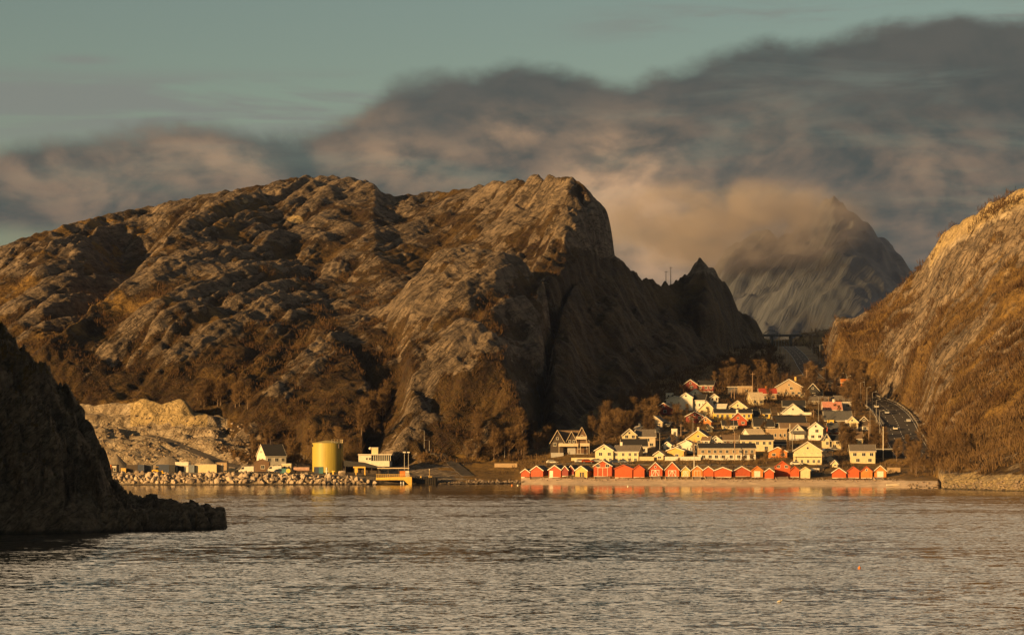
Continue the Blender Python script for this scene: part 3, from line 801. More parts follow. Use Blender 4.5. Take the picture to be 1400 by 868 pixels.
# ------------------------------------------------------------------ headland in the foreground
def build_headland():
    px = np.arange(-1100.0, 322.0, 0.8)
    yf = np.arange(170.0, 440.0, 0.5)
    cols = [
        (-1100, [(190, 810), (205, 640), (228, 450), (260, 300), (300, 250)]), (-700, [(245, 771), (256, 620), (272, 400), (300, 225), (345, 190)]),  # out-of-frame columns, added and raised to throw shade on the headland
        (-420, [(280, 751), (290, 610), (306, 460), (330, 270), (370, 235)]),
        (-120, [(318, 735), (324, 640), (334, 520), (348, 420), (366, 365)]),
        (0, [(331, 730), (337, 650), (345, 560), (354, 488), (366, 453)]),
        (20, [(332, 729.7), (337, 655), (345, 570), (353, 500), (362, 466)]),
        (45, [(333, 729.3), (338, 662), (345, 582), (352, 515), (359, 488)]),
        (65, [(334, 729), (338, 672), (345, 598), (351, 540), (357, 509)]),
        (85, [(335, 728.6), (339, 684), (345, 618), (351, 568), (356, 543)]),
        (105, [(336, 728.3), (340, 688), (345, 632), (350, 592), (355, 569)]),
        (125, [(337, 727.9), (341, 692), (345, 645), (350, 608), (354, 590)]),
        (138, [(338, 727.7), (342, 698), (346, 662), (350, 636), (354, 618)]),
        (152, [(339, 727.4), (342, 702), (347, 680), (351, 664), (354, 653)]),
        (168, [(341, 726.8), (343, 705), (348, 692), (352, 681), (356, 674)]),
        (200, [(343, 726), (344.5, 706), (350, 694), (354, 687), (360, 684)]),
        (260, [(348, 724.5), (349, 705), (353, 695), (357, 692), (362, 690)]),
        (300, [(353, 722.6), (353.7, 704), (355, 699), (358, 697), (364, 697)]),
        (308, [(354.6, 722), (355.1, 709), (356, 701), (358, 700), (364, 700)]),
        (310.5, [(355.5, 726), (356, 724), (357, 723), (359, 723), (361, 723)]),
        (321, [(357, 730), (357.5, 730), (358, 730), (359, 730), (360, 730)])]
    A = loft(cols, 0.5, 2, 1, px, yf, 60.0)
    P, Y = np.meshgrid(px, yf, indexing='ij')
    X = (P - 700) * Y / FPX
    wp = 6.0 * fbm(X / 5, Y / 5, 4, 201); wy = 2.2 * fbm(X / 5, Y / 5, 4, 205)
    flat = 1 - 0.8 * sstep(P, 150, 210); wp = wp * flat; wy = wy * flat
    fi = np.clip((P + wp - px[0]) / 0.8, 0, len(px) - 1.001); fj = np.clip((Y + wy - yf[0]) / 0.5, 0, len(yf) - 1.001)
    i = fi.astype(int); j = fj.astype(int); u = fi - i; v = fj - j
    Z = (A[i, j] * (1 - u) + A[i + 1, j] * u) * (1 - v) + (A[i, j + 1] * (1 - u) + A[i + 1, j + 1] * u) * v
    def blocks(u, v, w, seed):
        u = u / w + 0.45 * pn(u / (w * 1.7), v / (w * 1.7), seed); v = v / (w * 0.8) + 0.45 * pn(u * 0.6, v / (w * 1.6), seed + 1)
        iu, iv = np.floor(u), np.floor(v)
        h0 = np.modf(np.abs(np.sin(iu * 12.9898 + iv * 78.233 + seed) * 43758.5453))[0]
        tx = np.modf(np.abs(np.sin(iu * 39.34 + iv * 11.13 + seed) * 24634.63))[0] - 0.5
        return h0 - 0.5 + tx * (u - iu - 0.5) + 0.3 * (v - iv - 0.5)
    big = blocks(X + 0.5 * Y, Y - 0.4 * X, 6.5, 210); mid = blocks(X - 0.3 * Y, Y + 0.3 * X, 2.6, 211); sm = blocks(X + 0.2 * Y, Y, 1.1, 212)
    rough = 4.2 * big + 1.9 * mid + 0.75 * sm + 1.2 * fbm(X / 3, Y / 3, 4, 213)
    Z = Z + rough * sstep(Z, 1.5, 8)
    # jointed, bedded slabs on the low shelf
    shelf = sstep(P, 110, 150) * sstep(Z, -1.5, 0.2) * sstep(Z, 7.5, 4.5)
    jx = np.floor(X / 1.3 + 0.35 * np.sin(Y * 1.1)); jy = np.floor(Y / 1.1 + 0.4 * np.sin(X * 0.8))
    block = 0.95 * (np.modf(np.sin(jx * 12.9898 + jy * 78.233) * 43758.5453)[0])
    step = np.floor(Z / 0.75) * 0.75 + 0.75 * sstep(Z / 0.75 - np.floor(Z / 0.75), 0.55, 0.95)
    Z = Z * (1 - shelf * 0.85) + (step + block) * shelf * 0.85
    sl = np.hypot(np.gradient(Z, axis=1) / 0.5, np.gradient(Z, axis=0) / np.gradient(X, axis=0))
    nb = fbm(X / 3, Y / 3, 4, 220)
    veg = sstep(sl + 0.7 * nb, 1.15, 0.55) * sstep(Z, 4.2, 5.6)
    veg = np.maximum(veg, sstep(Z + 4 * nb, 18, 24) * sstep(sl + nb, 2.2, 1.2) * 0.8)
    zero = np.zeros_like(Z)
    fz = np.maximum.reduce([Z[:-1, :-1], Z[1:, :-1], Z[1:, 1:], Z[:-1, 1:]])
    mat = rock_material('headland_rock', (0.075, 0.052, 0.034), (0.26, 0.185, 0.12), scale=4.0)
    grid_mesh('headland_hill', X, Y, Z, fz > -1.0, dict(veg=veg, ochre=0.35 * np.ones_like(Z), pale=zero, yellow=zero, sand=zero), mat, kind='structure')
    return px, yf, Z


HEAD = build_headland()


# ------------------------------------------------------------------ far mountain
def build_mountain():
    px = np.arange(560.0, 1760.0, 2.5)
    yf = np.arange(4300.0, 8000.0, 14.0)
    cols = [
        (560, [(4600, 622), (5200, 600), (5800, 570), (6400, 550)]),
        (800, [(4600, 622), (5200, 580), (5800, 540), (6400, 520)]),
        (940, [(4600, 621), (5200, 545), (5700, 490), (6300, 450)]), (975, [(4600, 621), (5200, 510), (5700, 430), (6300, 372)]),
        (1000, [(4600, 621), (5150, 500), (5600, 410), (6250, 345)]),
        (1060, [(4600, 621), (5150, 490), (5600, 390), (6200, 320)]),
        (1110, [(4600, 621), (5150, 480), (5600, 375), (6150, 298)]),
        (1140, [(4600, 621), (5150, 475), (5600, 365), (6100, 276)]),
        (1160, [(4600, 621), (5150, 475), (5600, 370), (6120, 289)]),
        (1185, [(4600, 621), (5150, 480), (5600, 385), (6150, 310)]),
        (1215, [(4600, 621), (5150, 490), (5600, 405), (6200, 337)]),
        (1250, [(4600, 621), (5150, 500), (5650, 430), (6250, 374)]),
        (1300, [(4600, 621), (5200, 520), (5700, 460), (6300, 420)]),
        (1400, [(4600, 621), (5200, 560), (5800, 520), (6400, 490)]),
        (1760, [(4600, 621), (5200, 600), (5800, 580), (6400, 560)])]
    A = loft(cols, 0.5, 4, 2, px, yf, 1500.0)
    P, Y = np.meshgrid(px, yf, indexing='ij')
    X = (P - 700) * Y / FPX
    a = X * 0.42 + Y * 0.90; b = X * 0.90 - Y * 0.42
    b = b + 60 * fbm(X / 400, Y / 400, 3, 303)
    z = -50 * (billow(b / 310, a / 1800, 300) - 0.4) - 30 * (billow(b / 110, a / 900, 301) - 0.4) - 20 * (billow(b / 45, a / 330, 302) - 0.4) + 26 * fbm(X / 160, Y / 160, 5, 310)
    A = A + z * sstep(A, 40, 260)
    mt = bpy.data.materials.new('far_granite_dimmed'); mt.use_nodes = True
    N = NT(mt.node_tree)
    bs = N.n('ShaderNodeBsdfPrincipled'); o = N.n('ShaderNodeOutputMaterial'); N.link(bs.outputs[0], o.inputs[0])
    pos = N.n('ShaderNodeTexCoord').outputs['Object']
    x, y, zz = N.sep(pos)
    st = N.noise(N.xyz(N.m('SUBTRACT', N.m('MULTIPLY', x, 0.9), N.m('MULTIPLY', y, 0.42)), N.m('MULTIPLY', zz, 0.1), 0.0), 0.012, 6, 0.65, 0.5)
    c = N.mix(N.smooth(st, 0.35, 0.65), (0.022, 0.029, 0.039), (0.088, 0.100, 0.122))  # cloud shadow and blue haze are put into this dark rock colour
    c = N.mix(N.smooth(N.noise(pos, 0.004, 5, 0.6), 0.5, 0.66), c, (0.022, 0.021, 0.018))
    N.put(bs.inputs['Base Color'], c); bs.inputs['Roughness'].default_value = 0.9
    bp = N.n('ShaderNodeBump'); bp.inputs['Strength'].default_value = 0.9; bp.inputs['Distance'].default_value = 30.0
    N.put(bp.inputs['Height'], st); N.link(bp.outputs[0], bs.inputs['Normal'])
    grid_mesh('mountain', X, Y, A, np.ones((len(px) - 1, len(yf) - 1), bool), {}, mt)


build_mountain()


# ------------------------------------------------------------------ water
def build_water():
    me = bpy.data.meshes.new('water')
    S = 8900
    me.from_pydata([(-S, -500, 0), (S, -500, 0), (S, 14900, 0), (-S, 14900, 0)], [], [(0, 1, 2, 3)])
    mt = bpy.data.materials.new('sea_water'); mt.use_nodes = True
    N = NT(mt.node_tree)
    b = N.n('ShaderNodeBsdfPrincipled'); o = N.n('ShaderNodeOutputMaterial'); N.link(b.outputs[0], o.inputs[0])
    b.inputs['Base Color'].default_value = (0.012, 0.016, 0.016, 1)
    b.inputs['Roughness'].default_value = 0.06
    b.inputs['IOR'].default_value = 1.333
    pos = N.n('ShaderNodeTexCoord').outputs['Object']
    x, y, z = N.sep(pos)
    # wave slopes from vector noise at several sizes
    def slopes(sx, sy, sc, det, w):
        nd = N.n('ShaderNodeTexNoise')
        N.put(nd.inputs['Vector'], N.xyz(N.m('MULTIPLY', x, sx), N.m('MULTIPLY', y, sy), w))
        N.put(nd.inputs['Scale'], sc); N.put(nd.inputs['Detail'], det); N.put(nd.inputs['Roughness'], 0.6); N.put(nd.inputs['Distortion'], 0.4)
        return N.vm('SUBTRACT', nd.outputs['Color'], (0.5, 0.5, 0.5))
    def scaled(v, k):
        nd = N.n('ShaderNodeVectorMath', operation='SCALE'); N.put(nd.inputs[0], v); N.put(nd.inputs['Scale'], k)
        return nd.outputs[0]
    gust = N.noise(N.xyz(N.m('MULTIPLY', x, 0.25), y, 3.0), 0.020, 4, 0.6, 0.6)
    gust2 = N.noise(N.xyz(N.m('MULTIPLY', x, 0.35), y, 8.0), 0.16, 4, 0.65, 0.5)
    k = N.smooth(N.m('ADD', N.m('MULTIPLY', gust, 0.5), N.m('MULTIPLY', gust2, 0.5)), 0.37, 0.62, 0.42, 1.4)
    calm = N.smooth(y, 470.0, 690.0, 1.0, 0.22)       # sheltered water along the beach and quay
    S = N.vm('ADD', scaled(slopes(0.55, 1.0, 0.10, 2, 1.0), 0.36), scaled(slopes(0.6, 1.0, 0.55, 3, 4.0), 1.1))
    S = N.vm('ADD', S, scaled(slopes(0.7, 1.0, 2.2, 3, 7.0), 0.6))
    S = scaled(S, N.m('MULTIPLY', k, calm))
    nx, ny, nz = N.sep(S)
    nrm = N.vm('NORMALIZE', N.xyz(N.m('MULTIPLY', nx, 0.7), N.m('MULTIPLY', N.m('ABSOLUTE', ny), -1.0), 1.0))
    N.link(nrm, b.inputs['Normal'])
    me.materials.append(mt)
    ob = bpy.data.objects.new('water', me); COL.objects.link(ob); ob['kind'] = 'structure'


build_water()


# ------------------------------------------------------------------ air
def build_air():
    m = MB().box(-8950, 8950, -560, 8700, -14, 705)
    mt = bpy.data.materials.new('haze_air'); mt.use_nodes = True
    N = NT(mt.node_tree)
    v = N.n('ShaderNodeVolumePrincipled'); o = N.n('ShaderNodeOutputMaterial'); N.link(v.outputs[0], o.inputs['Volume'])
    v.inputs['Color'].default_value = (0.36, 0.50, 1.0, 1); v.inputs['Density'].default_value = HAZE
    v.inputs['Anisotropy'].default_value = 0.0
    ob = m.build('haze', mt); ob['kind'] = 'stuff'


HAZE = 1.6e-5
build_air()


def build_cloud_cap():
    """cloud lying against the far peak: a lumpy closed shell filled with uneven vapour"""
    bm = bmesh.new()
    bmesh.ops.create_icosphere(bm, subdivisions=5, radius=1.0)
    c = ((990 - 700) * 5650 / FPX, 5650.0, zof(5650, 312))
    for v in bm.verts:
        p = v.co.copy()
        k = 1.0 + 0.35 * float(pn(np.array([p.x * 2.2 + p.z]), np.array([p.y * 2.2 - p.z * 1.4]), 400)[0]) + 0.16 * float(pn(np.array([p.x * 5 + p.z * 2]), np.array([p.y * 5 + p.z * 3]), 401)[0])
        v.co = Vector((p.x * 400 * k, p.y * 560 * k, p.z * 132 * k))
    me = bpy.data.meshes.new('mist_cloud'); bm.to_mesh(me); bm.free()
    mt = bpy.data.materials.new('cloud_vapour'); mt.use_nodes = True
    N = NT(mt.node_tree)
    v = N.n('ShaderNodeVolumePrincipled'); o = N.n('ShaderNodeOutputMaterial'); N.link(v.outputs[0], o.inputs['Volume'])
    pos = N.n('ShaderNodeTexCoord').outputs['Object']
    x, y, z = N.sep(pos)
    r = N.m('SQRT', N.m('ADD', N.m('POWER', N.m('DIVIDE', x, 400), 2), N.m('ADD', N.m('POWER', N.m('DIVIDE', y, 560), 2), N.m('POWER', N.m('DIVIDE', z, 132), 2))))
    n = N.noise(N.xyz(x, N.m('MULTIPLY', y, 0.6), N.m('MULTIPLY', z, 1.4)), 0.0085, 5, 0.6, 0.3)
    d = N.m('MULTIPLY', N.smooth(r, 1.0, 0.35), N.smooth(n, 0.40, 0.66))
    N.put(v.inputs['Density'], N.m('MULTIPLY', d, 0.010))
    v.inputs['Color'].default_value = (0.50, 0.46, 0.46, 1); v.inputs['Anisotropy'].default_value = 0.0
    me.materials.append(mt)
    mt.cycles.volume_step_rate = 2.0
    ob = bpy.data.objects.new('mist_cloud', me); COL.objects.link(ob); ob.location = c; ob['kind'] = 'stuff'


build_cloud_cap()


# ------------------------------------------------------------------ paints
PAINT = {
    'white': (0.62, 0.58, 0.48), 'cream': (0.57, 0.48, 0.28), 'yellow': (0.74, 0.50, 0.08), 'ochre': (0.55, 0.36, 0.10), 'beige': (0.52, 0.43, 0.30), 'tan': (0.36, 0.26, 0.15),
    'red': (0.36, 0.066, 0.018), 'bright_red': (0.43, 0.078, 0.015), 'orange': (0.52, 0.17, 0.03), 'dark_red': (0.20, 0.032, 0.022), 'brown': (0.13, 0.075, 0.04), 'dark_brown': (0.05, 0.035, 0.024),
    'grey': (0.34, 0.33, 0.31), 'dark_grey': (0.09, 0.09, 0.09), 'black': (0.025, 0.024, 0.023), 'pale': (0.62, 0.56, 0.46), 'pink': (0.50, 0.22, 0.16), 'terracotta': (0.42, 0.055, 0.028),
    'brown_roof': (0.17, 0.115, 0.07), 'grey_roof': (0.15, 0.13, 0.11), 'navy': (0.035, 0.05, 0.09), 'teal': (0.05, 0.16, 0.17), 'steel': (0.45, 0.46, 0.46), 'blue_grey': (0.16, 0.19, 0.22)}


def paint(c, boards=True):
    if boards: return board_mat('boards_' + c, PAINT[c], horizontal=c not in ('red', 'bright_red', 'orange'))
    return principled('paint_' + c, PAINT[c], 0.6, 0.1, 1.0, dirt=0.15)


def roofing(c):
    return principled('roofing_' + c, PAINT[c], 0.8, 0.22, 2.2, dirt=0.1)


_wcache = {}


def window(parent, x, y, z, w, h, rz=0.0, frame='white'):
    """frame as a part, panes as its sub-part; x, y, z is the centre of the opening on the wall face, facing -y before rz"""
    key = (round(w, 1), round(h, 1), frame)
    if key not in _wcache:
        w, h = key[0], key[1]
        f = MB(); t = 0.10
        f.box(-w / 2, w / 2, -0.06, 0.02, h / 2 - t, h / 2).box(-w / 2, w / 2, -0.06, 0.02, -h / 2, -h / 2 + t)
        f.box(-w / 2, -w / 2 + t, -0.055, 0.02, -h / 2 + t, h / 2 - t).box(w / 2 - t, w / 2, -0.055, 0.02, -h / 2 + t, h / 2 - t)
        if w > 0.9: f.box(-0.03, 0.03, -0.045, 0.02, -h / 2 + t, h / 2 - t)
        g = MB().box(-w / 2 + 0.04, w / 2 - 0.04, -0.03, 0.02, -h / 2 + 0.04, h / 2 - 0.04)
        fo = f.build('window', paint(frame, False)); go = g.build('pane', glass_mat(), fo)
        fo.parent = parent; fo.location = (x, y, z); fo.rotation_euler = (0, 0, rz)
        _wcache[key] = (fo, go)
        return fo
    f0, g0 = _wcache[key]
    fo = f0.copy(); COL.objects.link(fo); fo.parent = parent; fo.location = (x, y, z); fo.rotation_euler = (0, 0, rz)
    go = g0.copy(); COL.objects.link(go); go.parent = fo
    return fo


def volume(root, x0, x1, y0, y1, z0, ze, zt, kind, wall, roof, trim='white', found=None, over=0.45, windows=(), lower=None, chimney=None, gable_window=True, side_windows=2):
    """one gabled (g: gable to the front, s: ridge along the front) or flat (f) volume in the frame of root"""
    wm = paint(wall); rm = roofing(roof); tm = paint(trim, False)
    base = z0 - 3.2
    cx = (x0 + x1) / 2; cy = (y0 + y1) / 2
    t = 0.16
    if kind == 'g':
        MB().prism([(x0, z0), (x1, z0), (x1, ze), (cx, zt), (x0, ze)], y0, y1).build('wall', wm, root)
        sl = (zt - ze) / (cx - x0); o = over
        r = MB()
        for s in (-1, 1):
            xe = cx + s * ((x1 - x0) / 2 + o); zb = ze - sl * o
            r.prism([(xe, zb), (cx, zt), (cx, zt + t), (xe, zb + t)], y0 - o, y1 + o)
        ro = r.build('roof', rm, root)
        b = MB()
        for s in (-1, 1):
            xe = cx + s * ((x1 - x0) / 2 + o + 0.02); zb = ze - sl * (o + 0.02)
            b.prism([(xe, zb - 0.10), (cx, zt - 0.10), (cx, zt + t + 0.03), (xe, zb + t + 0.03)], y0 - o - 0.07, y0 - o - 0.003)
        b.build('bargeboard', tm, root)
    elif kind == 's':
        MB().prism([(y0, z0), (y1, z0), (y1, ze), (cy, zt), (y0, ze)], x0, x1, 'x').build('wall', wm, root)
        sl = (zt - ze) / (cy - y0); o = over
        r = MB()
        for s in (-1, 1):
            ye = cy + s * ((y1 - y0) / 2 + o); zb = ze - sl * o
            r.prism([(ye, zb), (cy, zt), (cy, zt + t), (ye, zb + t)], x0 - o * 0.7, x1 + o * 0.7, 'x')
        ro = r.build('roof', rm, root)
        b = MB(); ye = y0 - o
        b.box(x0 - o * 0.7, x1 + o * 0.7, ye - 0.06, ye - 0.003, ze - sl * o - 0.06, ze - sl * o + t)
        for xs in (x0 - o * 0.7 - 0.06, x1 + o * 0.7 + 0.003):
            for s in (-1, 1):
                yy = cy + s * ((y1 - y0) / 2 + o); zb = ze - sl * o
                b.prism([(yy, zb - 0.10), (cy, zt - 0.10), (cy, zt + t + 0.02), (yy, zb + t + 0.02)], xs, xs + 0.057, 'x')
        b.build('bargeboard', tm, root)
    else:
        MB().box(x0, x1, y0, y1, z0, zt - 0.25).build('wall', wm, root)
        ro = MB().box(x0 - over, x1 + over, y0 - over, y1 + over, zt - 0.25, zt).build('roof', rm, root)
        ze = zt - 0.3
    MB().box(x0 + 0.06, x1 - 0.06, y0 + 0.06, y1 - 0.06, base, z0).build('foundation', paint(found or 'grey', False), root)
    if lower:                                              # ground floor in another colour, standing proud of the wall above
        MB().box(x0 - 0.03, x1 + 0.03, y0 - 0.03, y1 + 0.03, z0, z0 + (ze - z0) * 0.47).build('ground_floor', paint(lower), root)
    if chimney is not None:
        chx = x0 + (x1 - x0) * chimney[0]
        MB().box(chx - 0.4, chx + 0.4, cy - 0.4, cy + 0.4, zt - 0.9, zt + 1.1).box(chx - 0.47, chx + 0.47, cy - 0.47, cy + 0.47, zt + 1.1, zt + 1.22).build('chimney', paint(chimney[1], False), ro)
    # windows on the front
    H = ze - z0
    yf = y0 - (0.035 if lower else 0.0)
    if windows == 'auto' or windows == ():
        n_st = max(1, int(round(H / 2.75)))
        n = max(1, int((x1 - x0) / 2.7))
        windows = [(n, (k + 0.55) / n_st) for k in range(n_st)]
    for n, fr in windows or ():
        for k in range(n):
            wx = x0 + (x1 - x0) * (k + 0.5 + 0.10 * math.sin(k * 5 + n)) / n
            window(root, wx, yf - 0.01, z0 + H * fr, min(1.4, (x1 - x0) / n * 0.5), min(1.3, max(0.7, H * 0.45)))
    if kind == 'g' and gable_window and zt - ze > 1.5:
        window(root, cx, y0 - 0.01, ze + (zt - ze) * 0.28, 0.9, 0.9)
    for k in range(side_windows):                          # on the two sides
        yy = y0 + (y1 - y0) * (k + 0.5) / side_windows
        window(root, x1 + 0.01, yy, z0 + H * 0.58, 1.1, min(1.1, H * 0.45), math.pi / 2)
    return ro


def house(name, label, x0, x1, yb, ye, yt, kind='g', wall='white', roof='black', yaw=0.0, depth=None, group='houses of the village', cat='house', trim='white',
          extra=(), ymin=700, **kw):
    """main volume by its outline seen from the sea; extra volumes share the thing. All are set on the ground below them."""
    P = on_ground((x0 + x1) / 2, yb, ymin)
    s = P.y / FPX
    w = (x1 - x0) * s
    if kind == 'g': d = depth or min(max(1.15 * w, 5.5), 11)
    else: d = depth or min(max(0.75 * w, 5.5), 8.5)
    if kind == 'g': yaw -= 9
    root = thing(name, label, cat, P, math.radians(yaw), group)
    volume(root, -w / 2, w / 2, 0, d, 0, (yb - ye) * s, (yb - yt) * s, kind, wall, roof, trim, **kw)
    cxp = (x0 + x1) / 2
    for e in extra:
        ex0, ex1, eyb, eye, eyt, ek, ew, er, fwd, ed = e[:10]
        opts = e[10] if len(e) > 10 else {}
        volume(root, (ex0 - cxp) * s, (ex1 - cxp) * s, -fwd, -fwd + ed, (yb - eyb) * s, (yb - eye) * s, (yb - eyt) * s, ek, ew, er, trim, **opts)
    return root, s


def balcony(root, x0, x1, y, z, depth, col='white', rail=True):
    m = MB().box(x0, x1, y - depth, y - 0.004, z - 0.18, z)
    if rail:
        m.box(x0, x1, y - depth, y - depth + 0.08, z + 0.004, z + 0.95)
        m.box(x0, x0 + 0.08, y - depth + 0.084, y - 0.01, z + 0.004, z + 0.95).box(x1 - 0.08, x1, y - depth + 0.084, y - 0.01, z + 0.004, z + 0.95)
    for px in (x0 + 0.15, x1 - 0.15):
        m.box(px - 0.08, px + 0.08, y - depth + 0.1, y - depth + 0.26, z - 3.0, z - 0.184)
    return m.build('balcony', paint(col, False), root)


# ------------------------------------------------------------------ village houses
def village():
    H = house
    # --- lower left, by the wood
    r, s = H('house', 'large dark brown chalet with two gables and pale balconies at the edge of the wood', 766, 792, 621, 604, 589, 's', 'dark_brown', 'brown_roof', 0, 8, trim='beige', windows=[(3, 0.3)],
             extra=[(753, 771, 619, 604, 588.5, 'g', 'dark_brown', 'brown_roof', 1.5, 9, dict(windows=[(2, 0.75)])),
                    (787, 804, 620, 601, 584.5, 'g', 'brown', 'brown_roof', 0.8, 9, dict(windows=[(2, 0.45)])),
                    (775.5, 787, 610, 601, 590.5, 'g', 'dark_brown', 'brown_roof', 1.0, 5, dict(windows=[(2, 0.7)], gable_window=False))])
    balcony(r, -4.2, 3.0, -1.7, 3.0, 1.6, 'beige'); balcony(r, 3.7, 7.2, -1.0, 3.1, 1.8, 'beige'); balcony(r, 2.2, 6.2, -0.9, 5.6, 1.2, 'beige')
    r, s = H('house', 'long cream house with low ground floor and grey roof above the big red boathouse', 813.5, 838.5, 632, 615.5, 608, 'g', 'cream', 'grey_roof', -6, 9, windows=[(2, 0.68), (3, 0.2)],
             extra=[(838.5, 873, 631.5, 617, 609, 's', 'cream', 'grey_roof', -1.0, 8, dict(windows=[(4, 0.7), (4, 0.2)], chimney=(0.22, 'white')))])
    r, s = H('house', 'cream house with brown roof and white edged gable, above the long cream house', 871, 896, 613, 597, 587.5, 's', 'beige', 'grey_roof', 0, 8, windows=[(1, 0.7), (2, 0.3)],
             extra=[(851, 869.5, 606, 594.5, 586.5, 'g', 'cream', 'black', 1.2, 8, dict(windows=[(2, 0.75)]))])
    H('house', 'white low house under a black roof, just behind the long cream house', 850, 885, 621, 610, 600.5, 's', 'white', 'black', 0, 8, windows=[(3, 0.5)], ymin=850)
    H('house', 'white house with flat pitched gable and stub chimney at the dark hillside foot', 875, 901, 591, 586, 579, 'g', 'white', 'brown_roof', -8, 8, windows=[(2, 0.5)],
      extra=[(866, 876, 591, 586, 582.5, 's', 'white', 'pale', -1, 5, dict(chimney=(0.55, 'white')))])
    H('house', 'beige gabled house in half shade with a lower annex, behind the white flat pitched gable', 882, 906, 583, 577, 568.5, 'g', 'beige', 'dark_grey', -8, 9, windows=[(2, 0.5)],
      extra=[(906, 915, 584, 580, 577, 's', 'beige', 'grey_roof', -2, 5)])
    H('house', 'small grey house carrying a square pale loft box on its roof', 910, 927, 607, 602, 594.5, 'g', 'grey', 'grey_roof', 0, 7, windows=[(2, 0.5)],
      extra=[(918, 926, 600, 589, 586, 'f', 'pale', 'white', 0.4, 3.0, dict(windows=[(1, 0.6)], over=0.05))])
    H('shed', 'small whitewashed shed with pale gable next to the white bungalow', 907, 918, 615, 608, 604, 'g', 'white', 'beige', -10, 5, cat='shed', windows=[(1, 0.4)])
    r, s = H('house', 'white bungalow with shallow gable and bay of tall windows over a grey deck', 922, 953, 619, 609.5, 602, 'g', 'white', 'grey_roof', -4, 9, windows=[(1, 0.5)], gable_window=False,
             extra=[(938.5, 950.5, 618.5, 610, 608.5, 'f', 'white', 'white', 1.2, 2, dict(windows=[(3, 0.5)], over=0.1))])
    balcony(r, -1.0, 4.4, -1.2, -0.1, 2.4, 'blue_grey')
    H('garage', 'ochre garage with big pale double door beside the white garden wall', 912, 935, 625.5, 616, 612, 'g', 'ochre', 'beige', -6, 7, cat='garage', windows=[(1, 0.3)], gable_window=False)
    H('shed', 'small yellow shed with steep gable standing at the end of the cream terrace wall', 894, 907, 629, 621.5, 617, 'g', 'cream', 'beige', -5, 5, cat='shed', windows=[(1, 0.45)])
    H('house', 'beige yellow house with tall gable and chimney above the long black roofed terrace', 938, 971, 607, 599.5, 588, 'g', 'ochre', 'black', -8, 9, windows=[(3, 0.45)], chimney=(0.4, 'beige'),
      extra=[(961, 972, 607, 602, 596.5, 's', 'white', 'brown_roof', 2.2, 5, dict(windows=[(1, 0.5)]))])
    H('house', 'little white gable end peeping over the left part of the black roofed terrace', 969, 988, 608, 603.5, 596, 'g', 'white', 'black', 6, 8, windows=[(2, 0.5)])
    H('house', 'brown bungalow with brown ridge roof beside the little white gable end', 987, 1011, 607, 601.5, 595, 's', 'brown', 'brown_roof', 0, 7, windows=[(3, 0.5)])
    H('house', 'orange house with narrow white trimmed gable over a dark lower storey', 957.5, 972, 586, 576, 570, 'g', 'orange', 'black', -5, 7, lower='black', windows=[(1, 0.3)])
    H('shed', 'round shouldered pale annex below the narrow orange gable', 960, 974, 591, 584, 579, 'g', 'cream', 'pale', 8, 5, cat='shed', windows=[(1, 0.4)])
    H('terraced_house', 'long terrace with black roof, brown upper storey and white ground floor', 956, 1033, 629, 613, 606.3, 's', 'tan', 'black', 0, 8.5, cat='terraced house', lower='white', windows=[(9, 0.72), (8, 0.28)])
    H('house', 'dark roofed low cottage with a row of small yellow lit bays under the red gable', 988, 1008, 587, 581.5, 575, 's', 'cream', 'black', 0, 7, windows=[(4, 0.5)])
    H('house', 'red orange house with steep white edged gable among the yellow houses', 997, 1021, 582, 574.5, 564, 'g', 'red', 'black', 4, 9, windows=[(2, 0.5)], chimney=(0.45, 'white'))
    H('house', 'black roofed cottage with cream wall between the red gable and the tan box house', 1031, 1048, 588, 582.5, 572, 's', 'cream', 'black', 0, 7, windows=[(2, 0.5)],
      extra=[(1047, 1058, 588, 583, 574, 's', 'dark_brown', 'black', 0.6, 7)])
    H('house', 'beige roofed bungalow with white gable wall, above the long cream house with black roof', 1023, 1045, 598, 592.5, 586.5, 's', 'white', 'beige', 14, 7, windows=[(3, 0.5)])
    H('house', 'long cream house with black roof and broad windows at its right end', 1013, 1057, 617, 601.5, 594.8, 's', 'cream', 'black', -3, 8, windows=[(5, 0.72), (2, 0.3)])
    H('house', 'tan flat roofed box house with tall white framed windows', 1050, 1076, 602, 589, 586, 'f', 'tan', 'beige', 0, 8, windows=[(4, 0.45)], over=0.15)
    r, s = H('house', 'white house with brown roof and a big round arched front gable', 1068, 1107, 601, 590, 578.5, 's', 'white', 'brown_roof', 0, 9, windows=[(3, 0.4)],
             extra=[(1080.5, 1099, 600, 589.5, 580.5, 'g', 'white', 'brown_roof', 1.4, 6, dict(windows=[(3, 0.85)]))])
    balcony(r, -1.8, 3.6, -1.5, 2.4, 1.2, 'dark_grey')
    H('house', 'grey white house with blunt gable and tall dark window right of the arched gable', 1105.5, 1125, 602, 585, 577.5, 'g', 'pale', 'brown_roof', -6, 9, windows=[(1, 0.75), (2, 0.3)])
    H('house', 'small orange red house with broad white trimmed gable behind the grassy bank', 1050.5, 1076, 626, 617.5, 611.5, 'g', 'orange', 'white', 0, 8, windows=[(2, 0.5)], gable_window=False)
    r, s = H('house', 'big pale yellow house with broad gable and veranda band, largest by the beach', 1085.5, 1123, 635, 616, 604, 'g', 'cream', 'brown_roof', 0, 10, windows=[(4, 0.7), (5, 0.22)])
    balcony(r, -5.0, 5.0, -0.05, 2.9, 1.2, 'cream')
    H('house', 'wide black roofed house right behind the brown roofed arched gable', 1058, 1102, 582, 577.5, 569, 's', 'white', 'black', 0, 8, windows=[(5, 0.5)])
    r, s = H('house', 'white house with pointed gable on a broad white deck in the middle of the slope', 1070.5, 1097.5, 568, 562.5, 552, 'g', 'white', 'black', 5, 9, windows=[(2, 0.4)],
             extra=[(1072, 1102, 566, 555, 547, 's', 'dark_brown', 'black', -8, 8)])
